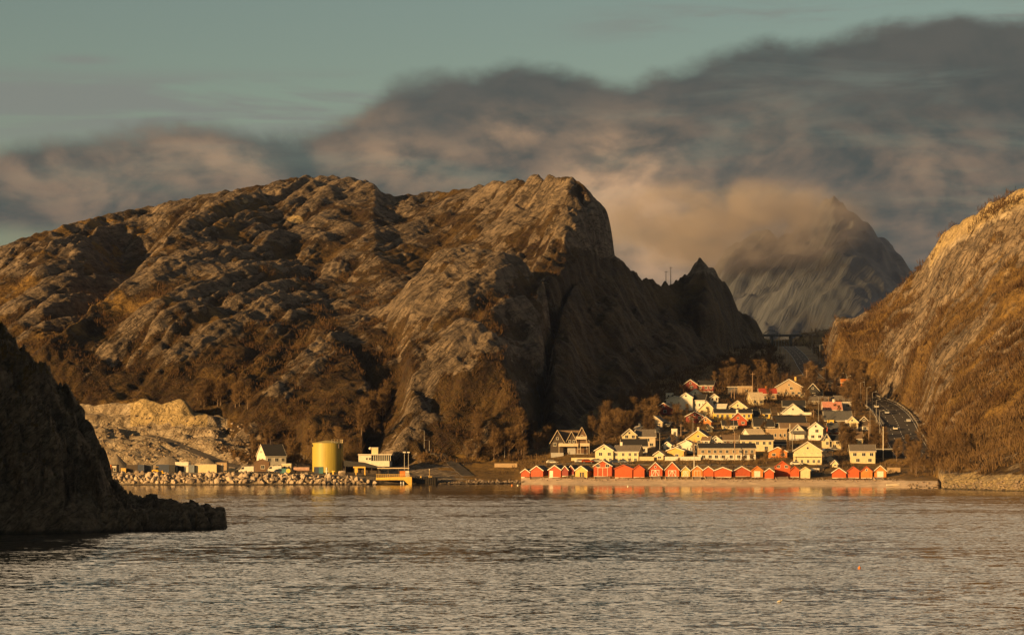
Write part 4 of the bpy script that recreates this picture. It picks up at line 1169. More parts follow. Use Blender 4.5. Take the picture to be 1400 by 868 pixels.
    balcony(r, -6.3, 7.6, -0.05, 0.3, 1.6, 'white')
    H('house', 'large tan gabled house with two toned front and stout chimney high on the slope', 1060.5, 1097, 542, 529, 518.5, 'g', 'tan', 'brown_roof', 0, 10, windows=[(4, 0.35), (1, 0.85)], chimney=(0.72, 'ochre'))
    H('house', 'house with bright red tiled roof and orange chimney beside the large tan gable', 1038.5, 1062, 546, 538, 531, 's', 'tan', 'terracotta', 0, 8, windows=[(2, 0.4)], chimney=(0.45, 'orange'))
    H('house', 'pale cottage with tan roof just below the bright red tiled roof', 1027, 1044, 554, 545, 536.5, 's', 'cream', 'beige', 8, 7, windows=[(2, 0.5)])
    H('house', 'plain tan box building with bare walls near the tall wooden pole', 1009, 1029, 540, 531, 528, 'f', 'tan', 'beige', 0, 7, windows=[(1, 0.5)], over=0.1)
    H('carport', 'open carport with flat pale roof on thin posts beside the tan box building', 996.5, 1008.5, 539, 531, 528.5, 'f', 'dark_grey', 'pale', 0, 5, cat='carport', windows=[(0, 0.5)], over=0.4)
    H('house', 'long bright yellow house under a wide black hipped roof', 977, 1028, 575, 565, 559.5, 's', 'yellow', 'black', 0, 8, windows=[(7, 0.62)])
    H('house', 'pale yellow house with pointed white gable on the left edge of the sunlit slope', 954, 978, 570, 561, 549, 'g', 'cream', 'beige', -6, 9, windows=[(1, 0.2)],
      extra=[(976, 991, 567, 558, 552.5, 's', 'white', 'pale', -2, 6)])
    H('house', 'pale yellow house with dormer gable and three upper windows behind the bright yellow house', 996, 1021, 563, 557, 548, 'g', 'cream', 'cream', -2, 8, windows=[(3, 0.75)])
    H('house', 'small bright yellow house with black roof reaching low on its left', 1041, 1053, 573, 565, 559, 's', 'yellow', 'black', 0, 7, windows=[(1, 0.6)],
      extra=[(1031, 1042, 573, 569, 560, 's', 'yellow', 'black', 0.5, 7)])
    H('house', 'dark red house with white eaves in the shade below the pale yellow pointed gable', 937.5, 962, 579, 569.5, 563, 'g', 'dark_red', 'grey_roof', -4, 8, windows=[(2, 0.8)])
    H('house', 'maroon house with white edged gable, highest in the shaded corner under the mountain', 934.5, 953.5, 535, 526, 519.5, 'g', 'dark_red', 'black', -5, 9, windows=[(1, 0.6)],
      extra=[(953.5, 975, 535, 527, 520.5, 's', 'dark_red', 'black', -1, 8, dict(windows=[(3, 0.6)]))])
    H('house', 'white house with broad low gable and two dark openings in the shaded corner', 910.5, 935, 557, 546.5, 541.5, 'g', 'white', 'dark_grey', -8, 8, windows=[(2, 0.55)], gable_window=False)
    H('house', 'white house with a black roofed wing beside the broad low gable', 928.5, 947, 561, 543.5, 537.5, 'g', 'white', 'dark_grey', -6, 8, windows=[(1, 0.4)],
      extra=[(947, 963, 561, 547, 539.5, 's', 'pale', 'black', -1.5, 7, dict(windows=[(3, 0.5)]))])
    H('house', 'little white gable showing just under the maroon house', 941, 960, 545, 539.5, 531.5, 'g', 'white', 'dark_grey', 0, 7, windows=[(1, 0.5)])
    H('house', 'narrow white house with dark openings standing alone in the shade', 971, 982, 553, 543, 539, 'g', 'white', 'dark_grey', 6, 6, windows=[(2, 0.7), (1, 0.3)], gable_window=False)
    H('shed', 'dim white box hut at the far left of the shaded houses', 911, 921, 545, 540, 537, 'f', 'white', 'grey', 0, 4, cat='shed', windows=[(2, 0.5)], over=0.1)
    H('house', 'dark red cottage with long sagging eave line left of the shaded white houses', 896, 919, 567, 557.5, 551, 'g', 'dark_red', 'dark_grey', -14, 8, windows=[(1, 0.5)])
    # --- right half
    H('house', 'black house with white A shaped gable frame under the curve of the road', 1103, 1119.5, 545, 533.5, 524.5, 'g', 'black', 'black', 4, 9, windows=[(1, 0.5)],
      extra=[(1100, 1124, 545, 541, 533.5, 's', 'black', 'black', 1.0, 6), (1094, 1102, 547, 541, 536, 'g', 'cream', 'black', 2.0, 6)])
    H('row_house', 'long low grey building with dull roof under the black gable', 1102, 1141, 553, 548, 542, 's', 'beige', 'grey_roof', 0, 7, windows=[(6, 0.5)])
    H('row_house', 'grey brown long building beyond the pink roof', 1142, 1169, 553, 548.5, 540.5, 's', 'grey', 'grey_roof', 0, 7, windows=[(4, 0.5)], ymin=980)
    H('house', 'small house with a pale pink roof in the middle of the right slope', 1126, 1151, 564, 560, 549.5, 's', 'white', 'pink', 0, 7.5, windows=[(3, 0.5)], chimney=(0.6, 'white'))
    H('house', 'little grey house with one wide dark window beside the pink roof', 1152, 1164, 562, 552, 549, 'f', 'grey', 'pale', 0, 6, windows=[(1, 0.65)], over=0.15)
    H('house', 'house under a wide brownish black roof below the pink roof', 1128, 1165, 579, 574.5, 562.5, 's', 'dark_brown', 'dark_grey', 0, 8, windows=[(3, 0.5)],
      extra=[(1131, 1139.5, 580, 576, 574.5, 'f', 'yellow', 'yellow', 1.2, 3, dict(windows=[(1, 0.5)], over=0.05))])
    H('house', 'cream and grey gabled house with a grey timber balcony near the road wall', 1157, 1173, 590, 577, 569.5, 'g', 'cream', 'black', -5, 8, lower='grey', windows=[(2, 0.35)])
    H('house', 'narrow dark house with white outlined gable next to the road wall', 1174.5, 1188, 589, 576, 569.5, 'g', 'dark_brown', 'dark_grey', 0, 7, lower='pale', windows=[(1, 0.3)])
    H('house', 'house with a strip of orange red wall under a black roof on the right slope', 1133.5, 1162, 596, 589.5, 578.5, 's', 'bright_red', 'dark_grey', 0, 8, windows=[(3, 0.4)], chimney=(0.9, 'pale'))
    H('house', 'cream house with black tucked roof and small square windows above the parking', 1128, 1150, 614, 602.5, 594.5, 's', 'cream', 'black', 0, 7, windows=[(2, 0.75), (1, 0.3)],
      extra=[(1126, 1134, 614, 600, 593.5, 'g', 'cream', 'black', 0.8, 6)])
    H('house', 'cream house with long brown roof half hidden behind bare birches', 1151, 1180, 609, 599.5, 590.5, 's', 'cream', 'brown_roof', 0, 8, windows=[(4, 0.6)])
    H('house', 'tall pale yellow house with grey brown roof nearest the flagpole', 1163, 1196.5, 634, 617, 608.5, 's', 'cream', 'grey_roof', -4, 8, windows=[(3, 0.72), (2, 0.25)])
    H('shed', 'small white shed with grey gable beside the parked cars', 1131, 1138.5, 633, 627, 623.5, 'g', 'pale', 'grey', 0, 3, cat='shed', windows=[(1, 0.5)])
    H('shed', 'tiny yellow shed with pointed gable on the beach slope', 1137.5, 1145, 639, 633, 629, 'g', 'cream', 'beige', -8, 3, cat='shed', windows=[(1, 0.5)])
    H('garage', 'low garage block behind the flagpole, coloured black for its shade', 1198, 1220, 626, 616, 613.5, 'f', 'black', 'grey', 0, 7, cat='garage', windows=[(0, 0.5)], over=0.1)  # black walls stand in for the shade this garage lies in
    H('hut', 'small orange hut with white corner among the trees below the road bend', 1150, 1168, 529, 522.5, 518, 's', 'orange', 'orange', -6, 5, cat='hut', windows=[(1, 0.5)])
    H('house', 'black roofed low outbuilding below the tan box house', 1058, 1075, 612, 607, 601.5, 's', 'dark_brown', 'black', 0, 6, windows=[(2, 0.5)])


village()


# ------------------------------------------------------------------ boathouses along the beach
def cross_door(root, cx, y, z0, w, h, leaf, brace=True, col='white'):
    """double door with white frame and diagonal braces"""
    d = MB().box(cx - w / 2, cx + w / 2, y - 0.05, y - 0.004, z0, z0 + h).build('door', paint(leaf), root)
    b = MB(); t = 0.17
    b.box(cx - w / 2 - t, cx - w / 2, y - 0.10, y - 0.006, z0, z0 + h).box(cx + w / 2, cx + w / 2 + t, y - 0.10, y - 0.006, z0, z0 + h)
    b.box(cx - w / 2 - t, cx + w / 2 + t, y - 0.10, y - 0.006, z0 + h, z0 + h + t).box(cx - 0.09, cx + 0.09, y - 0.09, y - 0.052, z0, z0 + h)
    if brace:
        for s in (-1, 1):
            x0 = cx + s * w / 2 * 0.95; x1 = cx + s * 0.12
            b.poly([(x0 - 0.1, y - 0.085, z0), (x0 + 0.1, y - 0.085, z0), (x1 + 0.1, y - 0.085, z0 + h), (x1 - 0.1, y - 0.085, z0 + h),
                    (x0 - 0.1, y - 0.052, z0), (x0 + 0.1, y - 0.052, z0), (x1 + 0.1, y - 0.052, z0 + h), (x1 - 0.1, y - 0.052, z0 + h)],
                   [(0, 1, 2, 3), (7, 6, 5, 4), (0, 4, 5, 1), (1, 5, 6, 2), (2, 6, 7, 3), (3, 7, 4, 0)])
    b.build('frame', paint(col, False), d)
    return d


def boathouses():
    grp = 'boathouses along the beach'
    def B(label, x0, x1, yt, ye, yb, wall, roof='black', yaw=-8, door=None, trim='white', depth=None, upper=None, ymin=700):
        P = on_ground((x0 + x1) / 2, yb, ymin)
        s = P.y / FPX; w = (x1 - x0) * s; h = (yb - ye) * s; t = (yb - yt) * s
        root = thing('boathouse', label, 'boathouse', P, math.radians(yaw - 6), grp)
        volume(root, -w / 2, w / 2, 0, depth or min(max(1.5 * w, 6), 9), 0.15, h, t, 'g', wall, roof, trim, found='pale', over=0.28, windows=None, gable_window=False, side_windows=0)
        if door == 'x': cross_door(root, 0, 0, 0.16, w * 0.5, h * 0.75, wall)
        elif door == 'plain': cross_door(root, 0, 0, 0.16, w * 0.42, h * 0.75, wall, False, wall)
        elif door == 'white': cross_door(root, 0, 0, 0.16, w * 0.45, h * 0.78, 'white', False)
        elif door == 'dark': cross_door(root, w * 0.05, 0, 0.16, w * 0.36, h * 0.7, 'black', False, wall)
        elif door == 'side': cross_door(root, -w * 0.28, 0, 0.16, w * 0.2, h * 0.75, 'white', False)
        elif door == 'panel': cross_door(root, 0, 0, 0.16, w * 0.5, h * 0.78, wall, False, 'beige')
        if upper == 'loft': window(root, 0, -0.01, h + (t - h) * 0.3, 0.7, 0.7)
        if upper == 'open':
            for k in (-1, 1): window(root, k * w * 0.26, -0.01, h * 1.02, w * 0.22, h * 0.3)
        # slipway of timber and stone in front
        return root, w, P
    B('smallest red boathouse, at the far left end of the row', 712, 724.5, 641, 645.5, 652.5, 'red', door=None, yaw=-12)
    B('red boathouse with white eaves, second at the left end, its dark side showing', 725, 743, 637, 643, 652.5, 'red', yaw=-16, door='plain')
    B('red boathouse with a white narrow door at its left corner', 749.5, 767.5, 636.5, 642.5, 653, 'red', yaw=-16, door='side')
    B('dark boathouse with black roof tucked behind the one with the white corner door', 768, 777, 637, 642, 651, 'dark_red', yaw=-14, ymin=810)
    B('dark boathouse with black roof, nearer the yellow boathouse', 776.5, 785, 638, 643, 651, 'dark_red', yaw=-14, ymin=812)
    B('yellow boathouse with dark open doorway', 786, 803.5, 637, 643, 653, 'ochre', yaw=-16, door='dark')
    B('tall two storey red boathouse with open upper gallery, largest of the left half', 811.5, 836.5, 629.5, 637, 651.5, 'red', yaw=-4, door='panel', upper='open')
    B('wide red boathouse without white trim, right of the two storey one', 840.5, 864.5, 635.5, 640.5, 653, 'bright_red', yaw=-3, trim='red', door=None)
    B('narrow plain orange red boathouse with grey door joint, right of the wide one', 866, 881, 636, 641.5, 653, 'bright_red', yaw=-3, trim='red', door='plain')
    B('red boathouse with white braced doors and a round dark loft opening', 886.5, 905.5, 632.5, 641.5, 651.5, 'red', yaw=-3, door='x', upper='loft')
    B('red boathouse with white braced doors and the tallest steep gable, no loft opening', 909.5, 928.5, 631.5, 641.5, 651.5, 'bright_red', yaw=-3, door='x')
    B('small ochre boathouse with white braced doors', 931.5, 943.5, 638, 643.5, 652, 'ochre', yaw=-2, door='x')
    B('orange boathouse with red doors split by a white post', 946, 960.5, 637, 642.5, 652, 'orange', yaw=-2, door='panel')
    B('bright red boathouse with plain front wedged beside the orange one', 961.5, 975.5, 637.5, 642.5, 652, 'bright_red', yaw=-2, door=None)
    B('broad orange red boathouse with low gable and a white float hung at its right corner', 976.5, 1000, 639, 643.5, 652.5, 'bright_red', yaw=0, door=None)
    B('broad red boathouse with lopsided look, left of the brown one with white doors', 1002, 1026, 637.5, 644, 651.5, 'red', yaw=5, door=None)
    B('orange brown boathouse with white double door', 1027.5, 1043, 637.5, 643.5, 652.5, 'orange', yaw=0, door='white', trim='orange')
    B('small red boathouse set lower on the beach than its neighbours', 1045.5, 1058, 640, 644.5, 654.5, 'bright_red', yaw=0, door=None)
    B('tall bright red boathouse with pale gallery windows, largest of the right half', 1059.5, 1080, 630.5, 638, 652, 'bright_red', yaw=0, trim='bright_red', door=None, upper='open')
    B('red lean boathouse joined to the right of the tall bright red one', 1080.5, 1092.5, 637.5, 642.5, 652, 'bright_red', yaw=0, trim='bright_red', door='plain')
    B('cream boathouse, the only pale one on the beach', 1094.5, 1107.5, 638.5, 642.5, 653.5, 'cream', 'beige', yaw=-2, trim='cream', door=None)
    B('red boathouse with white eaves, first right of the gap with the beach road', 1137.5, 1156.5, 639.5, 646, 653.5, 'bright_red', yaw=-4, door=None)
    B('red boathouse without white eaves between two neighbours at the right end', 1159, 1174.5, 638, 643.5, 653.5, 'bright_red', yaw=-4, trim='red', door=None)
    B('orange boathouse with a dark loft hatch above its door', 1177, 1192.5, 637.5, 644, 653.5, 'orange', yaw=-4, trim='red', door='plain', upper='loft')
    B('orange boathouse with white corners and large white door, at the right end', 1195.5, 1211.5, 636.5, 643.5, 653, 'orange', yaw=-4, door='white')


boathouses()


# ------------------------------------------------------------------ roads
def asphalt():
    mt = bpy.data.materials.new('asphalt'); mt.use_nodes = True
    N = NT(mt.node_tree)
    b = N.n('ShaderNodeBsdfPrincipled'); o = N.n('ShaderNodeOutputMaterial'); N.link(b.outputs[0], o.inputs[0])
    pos = N.n('ShaderNodeTexCoord').outputs['Object']
    c = N.mix(N.smooth(N.noise(pos, 0.5, 6, 0.65), 0.3, 0.7), (0.050, 0.046, 0.042), (0.10, 0.088, 0.078))
    N.put(b.inputs['Base Color'], c); b.inputs['Roughness'].default_value = 0.95; b.inputs['Specular IOR Level'].default_value = 0.1
    return mt


ASPHALT = asphalt()


def ribbon(name, line, off0, off1, lift, mat, thick=0.0, kind='structure', parent=None, taper=False):
    """strip along a 3D line between two sideways offsets"""
    vs, fs = [], []
    n = len(line)
    for i, p in enumerate(line):
        a = line[max(i - 1, 0)]; c = line[min(i + 1, n - 1)]
        d = Vector((c.x - a.x, c.y - a.y, 0)).normalized(); s = Vector((d.y, -d.x, 0))
        f = 1.0 - 0.42 * min(max((p.y - 1070) / 90, 0), 1) if taper else 1.0
        q0 = p + s * off0 * f + Vector((0, 0, lift)); q1 = p + s * off1 * f + Vector((0, 0, lift))
        vs += [q0, q1] if not thick else [q0, q1, q1 - Vector((0, 0, thick)), q0 - Vector((0, 0, thick))]
    k = 2 if not thick else 4
    for i in range(n - 1):
        if not thick: fs.append((i * 2, i * 2 + 1, i * 2 + 3, i * 2 + 2))
        else:
            for e in range(4): fs.append((i * 4 + e, i * 4 + (e + 1) % 4, i * 4 + 4 + (e + 1) % 4, i * 4 + 4 + e))
    if thick: fs += [(0, 3, 2, 1), tuple((n - 1) * 4 + e for e in range(4))]
    m = MB().poly(vs, fs); ob = m.build(name, mat, parent)
    if kind: ob['kind'] = kind
    return ob


ribbon('road', ROAD_LINE, -7.2, 7.2, 0.02, ASPHALT, taper=True)
WHITE_LINE = principled('road_paint', (0.62, 0.60, 0.54), 0.6, 0.1, 2.0)
for off in (-6.8, 6.6): ribbon('road_marking', ROAD_LINE, off, off + 0.22, 0.028, WHITE_LINE, taper=True)
for off in (-3.5, 0.0, 3.5):
    for i in range(0, len(ROAD_LINE) - 1, 2):
        if i % 4 == 0 or off == 0: ribbon('road_marking', ROAD_LINE[i:i + 2], off - 0.11, off + 0.11, 0.028, WHITE_LINE, taper=True)
GALV = principled('galvanised_steel', (0.30, 0.28, 0.25), 0.6, 0.12, 2.0, 0.3)


def guard_rail(label, line, off):
    root = thing('guard_rail', label, 'guard rail', line[0])
    inv = -line[0]
    shifted = [p + inv for p in line]
    ribbon('rail', shifted, off - 0.04, off + 0.04, 0.85, GALV, 0.34, None, root)
    m = MB()
    for i in range(0, len(shifted), 2):
        a = shifted[max(i - 1, 0)]; c = shifted[min(i + 1, len(shifted) - 1)]
        d = Vector((c.x - a.x, c.y - a.y, 0)).normalized(); s = Vector((d.y, -d.x, 0))
        p = shifted[i] + s * (off - 0.12)
        MB().box(p.x - 0.07, p.x + 0.07, p.y - 0.07, p.y + 0.07, p.z - 0.6, p.z + 0.8).build('post', GALV, root)


guard_rail('galvanised guard rail on the hill side of the main road', ROAD_LINE[:70], 7.6)
guard_rail('galvanised guard rail on the village side of the main road', ROAD_LINE[:62], -7.7)

# retaining wall below the road bend
def retaining_wall():
    pts = [world_pt(p, q, Y) for p, q, Y in ((1214, 581, 938), (1206, 571, 975), (1198, 562, 1015), (1193, 556, 1040))]
    m = MB(); n = len(pts)
    vs = []
    for p in pts:
        x = p.x - 1.5
        vs += [(x - 0.6, p.y - 2.0, p.z - 9.0), (x - 0.6, p.y - 2.0, p.z + 0.6), (x + 0.1, p.y - 1.6, p.z + 0.6), (x + 0.1, p.y - 1.6, p.z - 9.0)]
    fs = [(0, 1, 2, 3), tuple(range(4 * n - 1, 4 * n - 5, -1))]
    for i in range(n - 1):
        for e in range(4): fs.append((i * 4 + e, i * 4 + (e + 1) % 4, i * 4 + 4 + (e + 1) % 4, i * 4 + 4 + e))
    o = m.poly(vs, fs).build('retaining_wall', principled('road_concrete', (0.13, 0.125, 0.12), 0.85, 0.2, 0.6))
    tag(o, 'dark concrete retaining wall carrying the road bend above the village', 'retaining wall')


retaining_wall()

# local lane behind the boathouses and up through the houses
for nm, pts in (('lane', [(735, 636, 0), (780, 634, 0), (840, 634, 0), (900, 636, 0), (960, 636, 0), (1020, 637, 0), (1078, 640, 0), (1118, 640, 0), (1140, 630, 0), (1125, 616, 0)]),
                ('beach_lane', [(1112, 651, 0), (1116, 644, 0), (1124, 637, 0)]),
                ('ramp_path', [(588, 616, 0), (602, 622, 0), (617, 632, 0), (630, 643, 0), (640, 651, 0)]),
                ('upper_lane', [(930, 624, 0), (912, 610, 0), (930, 592, 0), (985, 583, 0), (1030, 577, 0), (1062, 570, 0), (1115, 566, 0)])):
    line = catmull([on_ground(p, q, 700) for p, q, _ in pts], 8)
    line = [Vector((p.x, p.y, ground(p.x, p.y) + 0.25)) for p in line]
    ribbon(nm, line, -2.2, 2.2, 0.0, ASPHALT, 0.5)


# ------------------------------------------------------------------ bridge over the pass, masts on the ridge
def bridge():
    Y = 1462.0
    x0 = (1040 - 700) * Y / FPX; x1 = (1096 - 700) * Y / FPX; z = zof(Y, 457.5)
    root = thing('bridge', 'dark road bridge spanning the pass below the far mountain', 'bridge', ((x0 + x1) / 2, Y, z))
    w = (x1 - x0) / 2
    con = principled('bridge_concrete', (0.10, 0.10, 0.10), 0.85, 0.2, 0.5)
    MB().box(-w, w, -3.5, 3.5, -1.0, 0).build('deck', con, root)
    for s in (-3.4, 3.3):
        r = MB().box(-w, w, s, s + 0.08, 1.0, 1.1)
        for k in range(-8, 9): r.box(k * w / 8.3 - 0.05, k * w / 8.3 + 0.05, s, s + 0.08, 0.003, 0.998)
        r.build('railing', GALV, root)
    for s in (-0.45, 0.45): MB().box(s * w - 0.6, s * w + 0.6, -2.5, 2.5, -14, -1.003).build('pier', con, root)
    a = MB(); n = 10
    for i in range(n):
        t0, t1 = i / n, (i + 1) / n
        f = lambda t: (-w * 0.9 + t * w * 0.75, -3.0, 2.6 * math.sin(math.pi * t) + 0.2)
        a.tube(f(t0), f(t1), 0.18, n=6)
    a.build('arch_rib', con, root)


bridge()


def mast(label, px, py_top, py_base, arms=1):
    P = on_ground(px, py_base, 1000)
    h = (py_base - py_top) * P.y / FPX
    root = thing('mast', label, 'mast', P)
    m = MB(); m.tube((0, 0, -1.5), (0, 0, h), 0.26, 0.12, 6)
    m.build('pole', GALV, root)
    MB().box(-0.9, 0.9, -0.12, 0.12, h * 0.93, h * 0.93 + 0.2).build('crossarm', GALV, root)


mast('tall thin antenna mast on the saddle between the cliff and the pinnacle', 917, 365, 389)
mast('short thin antenna mast on the saddle, left of the taller one', 910.5, 373, 388.5)


# ------------------------------------------------------------------ lamps and poles
def lamp_proto():
    root = thing('street_lamp', 'x', 'street lamp')
    p = MB().tube((0, 0, -0.6), (0, 0, 8.6), 0.10, 0.06, 8).build('post', GALV, root)
    b = MB().tube((0, 0, 8.55), (-1.3, -0.3, 8.95), 0.07, 0.06, 6).build('bracket', GALV, root)
    h = MB().box(-1.9, -1.25, -0.42, -0.16, 8.88, 9.02).build('lamp_head', principled('lamp_head', (0.55, 0.54, 0.5), 0.4, 0.05), root, bevel=0.05)
    return root, [(p, []), (b, []), (h, [])]


LAMP0, LAMPK = lamp_proto()
_lamp_used = [False]


def street_lamp(label, px, py_top, py_base, rz=0.0, group='street lamps', ymin=700, at=None):
    P = at or on_ground(px, py_base, ymin)
    h = (py_base - py_top) * P.y / FPX
    sc = (1.0, 1.0, max(h / 9.0, 0.5))
    if not _lamp_used[0]:
        r = LAMP0; r.location = P; r.rotation_euler = (0, 0, rz); r.scale = sc; r['label'] = label; r['group'] = group; _lamp_used[0] = True
    else:
        r = dup(LAMP0, LAMPK, P, rz, sc, label, group)
    return r


def road_point(Y, off):
    i = min(range(len(ROAD_LINE) - 1), key=lambda k: abs(ROAD_LINE[k].y - Y))
    p = ROAD_LINE[i]; q = ROAD_LINE[i + 1]
    d = Vector((q.x - p.x, q.y - p.y, 0)).normalized(); s = Vector((d.y, -d.x, 0))
    return p + s * off, math.atan2(-s.x, s.y)


def roadside_lamps():
    L = 'street lamp in the row climbing the upper road to the pass'
    for k, (Y, off) in enumerate(((1195, -8.2), (1228, -8.2), (1262, -8.2), (1300, -8.2), (1345, -8.2), (1398, -8.2))):
        p, a = road_point(Y, off); street_lamp(L, 0, 0, 27, 0, 'lamps along the upper road', at=p)
    for Y, lb in ((1210, 'street lamp on the hill side of the upper road, nearest the village'), (1290, 'street lamp on the hill side of the upper road, half way up to the pass')):
        p, a = road_point(Y, 8.2); street_lamp(lb, 0, 0, 27, math.pi, 'lamps along the upper road', at=p)
    for Y in (905, 948, 985):
        p, a = road_point(Y, -8.3); street_lamp('street lamp on the village side of the wide lower road', 0, 0, 32, math.pi, 'lamps along the lower road', at=p)
    for Y in (1020, 1048, 1075):
        p, a = road_point(Y, -8.3); street_lamp('tall street lamp above the retaining wall at the road bend', 0, 0, 30, math.pi, 'lamps at the road bend', at=p)
    street_lamp('street lamp standing among bushes on the slope right of the lower road', 1258, 579, 606, math.pi)
    street_lamp('short pale headed lamp among bushes on the right shore slope', 1276, 600, 618, 0)
    for px, a, b, lb in ((1129, 503, 528, 'street lamp on the grassy bank right of the upper road'), (1157, 510, 533, 'street lamp above the small orange hut'), (1182, 518, 536, 'street lamp in the trees left of the road bend'),
                         (1119, 540, 579, 'tall pale street lamp in front of the grey row houses'), (1189.5, 555, 605, 'tall pole lamp left of the retaining wall'), (947.5, 570, 600, 'street lamp among dark trees below the shaded white houses'),
                         (1083.5, 585, 622, 'street lamp left of the big pale yellow house'), (690, 603, 629, 'street lamp by the shore path left of the boathouses'), (651, 602, 622, 'street lamp half hidden in the wood at the cliff foot'),
                         (955.5, 537, 552, 'street lamp below the maroon house'), (968, 526, 550, 'street lamp right of the shaded white houses'), (1003, 572, 590, 'street lamp near the narrow orange gable'),
                         (902, 590, 622, 'pale street lamp beside the small grey house'), (580, 590, 617, 'street lamp above the retaining bank at the ferry quay'), (587, 607, 618, 'short lamp beside the lamp above the ferry quay')):
        street_lamp(lb, px, a, b, 0.3 * math.sin(px))


roadside_lamps()


def utility_pole(label, px, py_top, py_base, cross=True, white=False, cat='utility pole', name='utility_pole', ymin=700):
    P = on_ground(px, py_base, ymin); h = (py_base - py_top) * P.y / FPX
    root = thing(name, label, cat, P, 0, 'poles of the village')
    mat = paint('white', False) if white else principled('pole_wood', (0.28, 0.19, 0.12), 0.8, 0.2, 1.5)
    MB().tube((0, 0, -0.8), (0, 0, h), 0.17, 0.11, 8).build('pole', mat, root)
    if cross:
        MB().box(-0.9, 0.9, -0.07, 0.07, h - 0.9, h - 0.75).build('crossarm', mat, root)
    elif white:
        MB().tube((0, 0, h), (0, 0, h + 0.25), 0.16, 0.05, 8).build('finial', paint('ochre', False), root)


for a in (('tall wooden pole next to the plain tan box building', 1029, 509, 552), ('wooden pole before the bright yellow house', 1004, 530, 551), ('wooden pole left of the tan box building', 1000, 533, 548),
          ('thick wooden pole beside the road under the large tan gable', 1103, 505, 533), ('wooden pole by the grey row houses', 1133, 542, 560), ('wooden pole rising from the long black roofed terrace', 1004.5, 590, 630),
          ('wooden pole in the gap right of the white pointed gable', 1112, 560, 580), ('wooden pole left of the flagpole near the birches', 1188, 578, 615), ('leaning pale pole between the grey house and the bungalow', 931, 579, 603),
          ('wooden pole at the right of the leaning pale pole', 936.5, 586, 603), ('wooden pole behind the cream terrace wall', 949, 600, 636), ('thin pole before the wood above the chalet', 826, 577, 608)):
    utility_pole(*a)
utility_pole('white flagpole standing before the low dark garage', 1207.5, 584, 630, False, True, 'flagpole', 'flagpole')
utility_pole('thin white flagpole on the bank behind the braced door boathouses', 949, 622, 641, False, True, 'flagpole', 'flagpole')
utility_pole('white flagpole in front of the house with the arched gable', 1080, 580, 612, False, True, 'flagpole', 'flagpole')


# ------------------------------------------------------------------ walls and fences
def yard_wall(name, label, px0, px1, py_base, py_top, col='white', cat='garden wall', ymin=700, thick=0.25):
    P = on_ground((px0 + px1) / 2, py_base, ymin); s = P.y / FPX
    w = (px1 - px0) * s / 2; h = (py_base - py_top) * s
    root = thing(name, label, cat, P)
    MB().box(-w, w, 0, thick, -9.0, h - 0.08).build('wall', paint(col, False), root)
    MB().box(-w - 0.04, w + 0.04, -0.05, thick + 0.05, h - 0.077, h + 0.02).build('coping', paint(col, False), root)


yard_wall('garden_wall', 'white garden wall in front of the ochre garage', 909, 958, 629, 624)
yard_wall('garden_wall', 'cream terrace wall running from under the chalet to the long cream house', 781, 813, 630, 625.5, 'cream')
yard_wall('garden_wall', 'cream terrace wall between the long cream house and the small yellow shed', 874, 894, 630, 624.5, 'cream')
yard_wall('retaining_wall', 'tan stone retaining wall right of the last boathouse', 1213, 1231, 646, 639, 'tan', 'retaining wall')
yard_wall('garden_wall', 'pale wall on the shaded bank above the first boathouses', 676, 707, 639, 633.5, 'tan')


# ------------------------------------------------------------------ vehicles
def car(label, P, rz, col, kind='car', group=None):
    root = thing('parked_car' if kind == 'car' else kind, label, 'van' if 'van' in kind else 'car', P, rz, group)
    van = 'van' in kind
    L, W = (5.2, 2.0) if van else (4.3, 1.75)
    bm = principled('car_paint_' + col, PAINT[col], 0.3, 0.05)
    if van:
        prof = [(-L / 2, 0.35), (L / 2, 0.35), (L / 2, 1.0), (L / 2 - 0.5, 1.15), (L / 2 - 1.2, 2.2), (-L / 2, 2.3)]
    else:
        prof = [(-L / 2, 0.35), (L / 2, 0.35), (L / 2, 0.75), (L / 2 - 1.1, 0.9), (L / 2 - 1.8, 1.42), (-L / 2 + 0.7, 1.42), (-L / 2, 0.95)]
    MB().prism(prof, -W / 2, W / 2).build('body', bm, root, bevel=0.06)
    g = glass_mat()
    if van: gp = [(L / 2 - 0.72, 1.25), (L / 2 - 1.22, 2.0), (L / 2 - 1.9, 2.02), (L / 2 - 1.9, 1.3)]
    else: gp = [(L / 2 - 1.2, 0.95), (L / 2 - 1.85, 1.34), (-L / 2 + 0.8, 1.34), (-L / 2 + 0.3, 0.97)]
    MB().prism(gp, -W / 2 - 0.012, W / 2 + 0.012).build('side_window', g, root)
    if van: wp = [(L / 2 - 0.48, 1.22), (L / 2 - 1.14, 2.14), (L / 2 - 1.19, 2.13), (L / 2 - 0.55, 1.2)]
    else: wp = [(L / 2 - 1.1, 0.93), (L / 2 - 1.78, 1.39), (L / 2 - 1.82, 1.36), (L / 2 - 1.15, 0.91)]
    MB().prism([(x + 0.045, z + 0.02) for x, z in wp], -W / 2 + 0.15, W / 2 - 0.15).build('windscreen', g, root)
    tyre = principled('tyre_rubber', (0.02, 0.02, 0.02), 0.9)
    for sx in (L / 2 - 0.85, -L / 2 + 0.8):
        for sy in (-W / 2, W / 2):
            t = MB().tube((sx, sy - 0.1, 0.33), (sx, sy + 0.1, 0.33), 0.33, n=14).build('wheel', tyre, root)
            MB().tube((sx, sy - 0.115, 0.33), (sx, sy + 0.115, 0.33), 0.19, n=10).build('rim', GALV, t)
    for sy in (-W / 2 + 0.3, W / 2 - 0.3):
        MB().box(L / 2 - 0.02, L / 2 + 0.03, sy - 0.18, sy + 0.18, 0.6, 0.74).build('headlight', principled('headlight_glass', (0.7, 0.7, 0.65), 0.15), root)
    return root


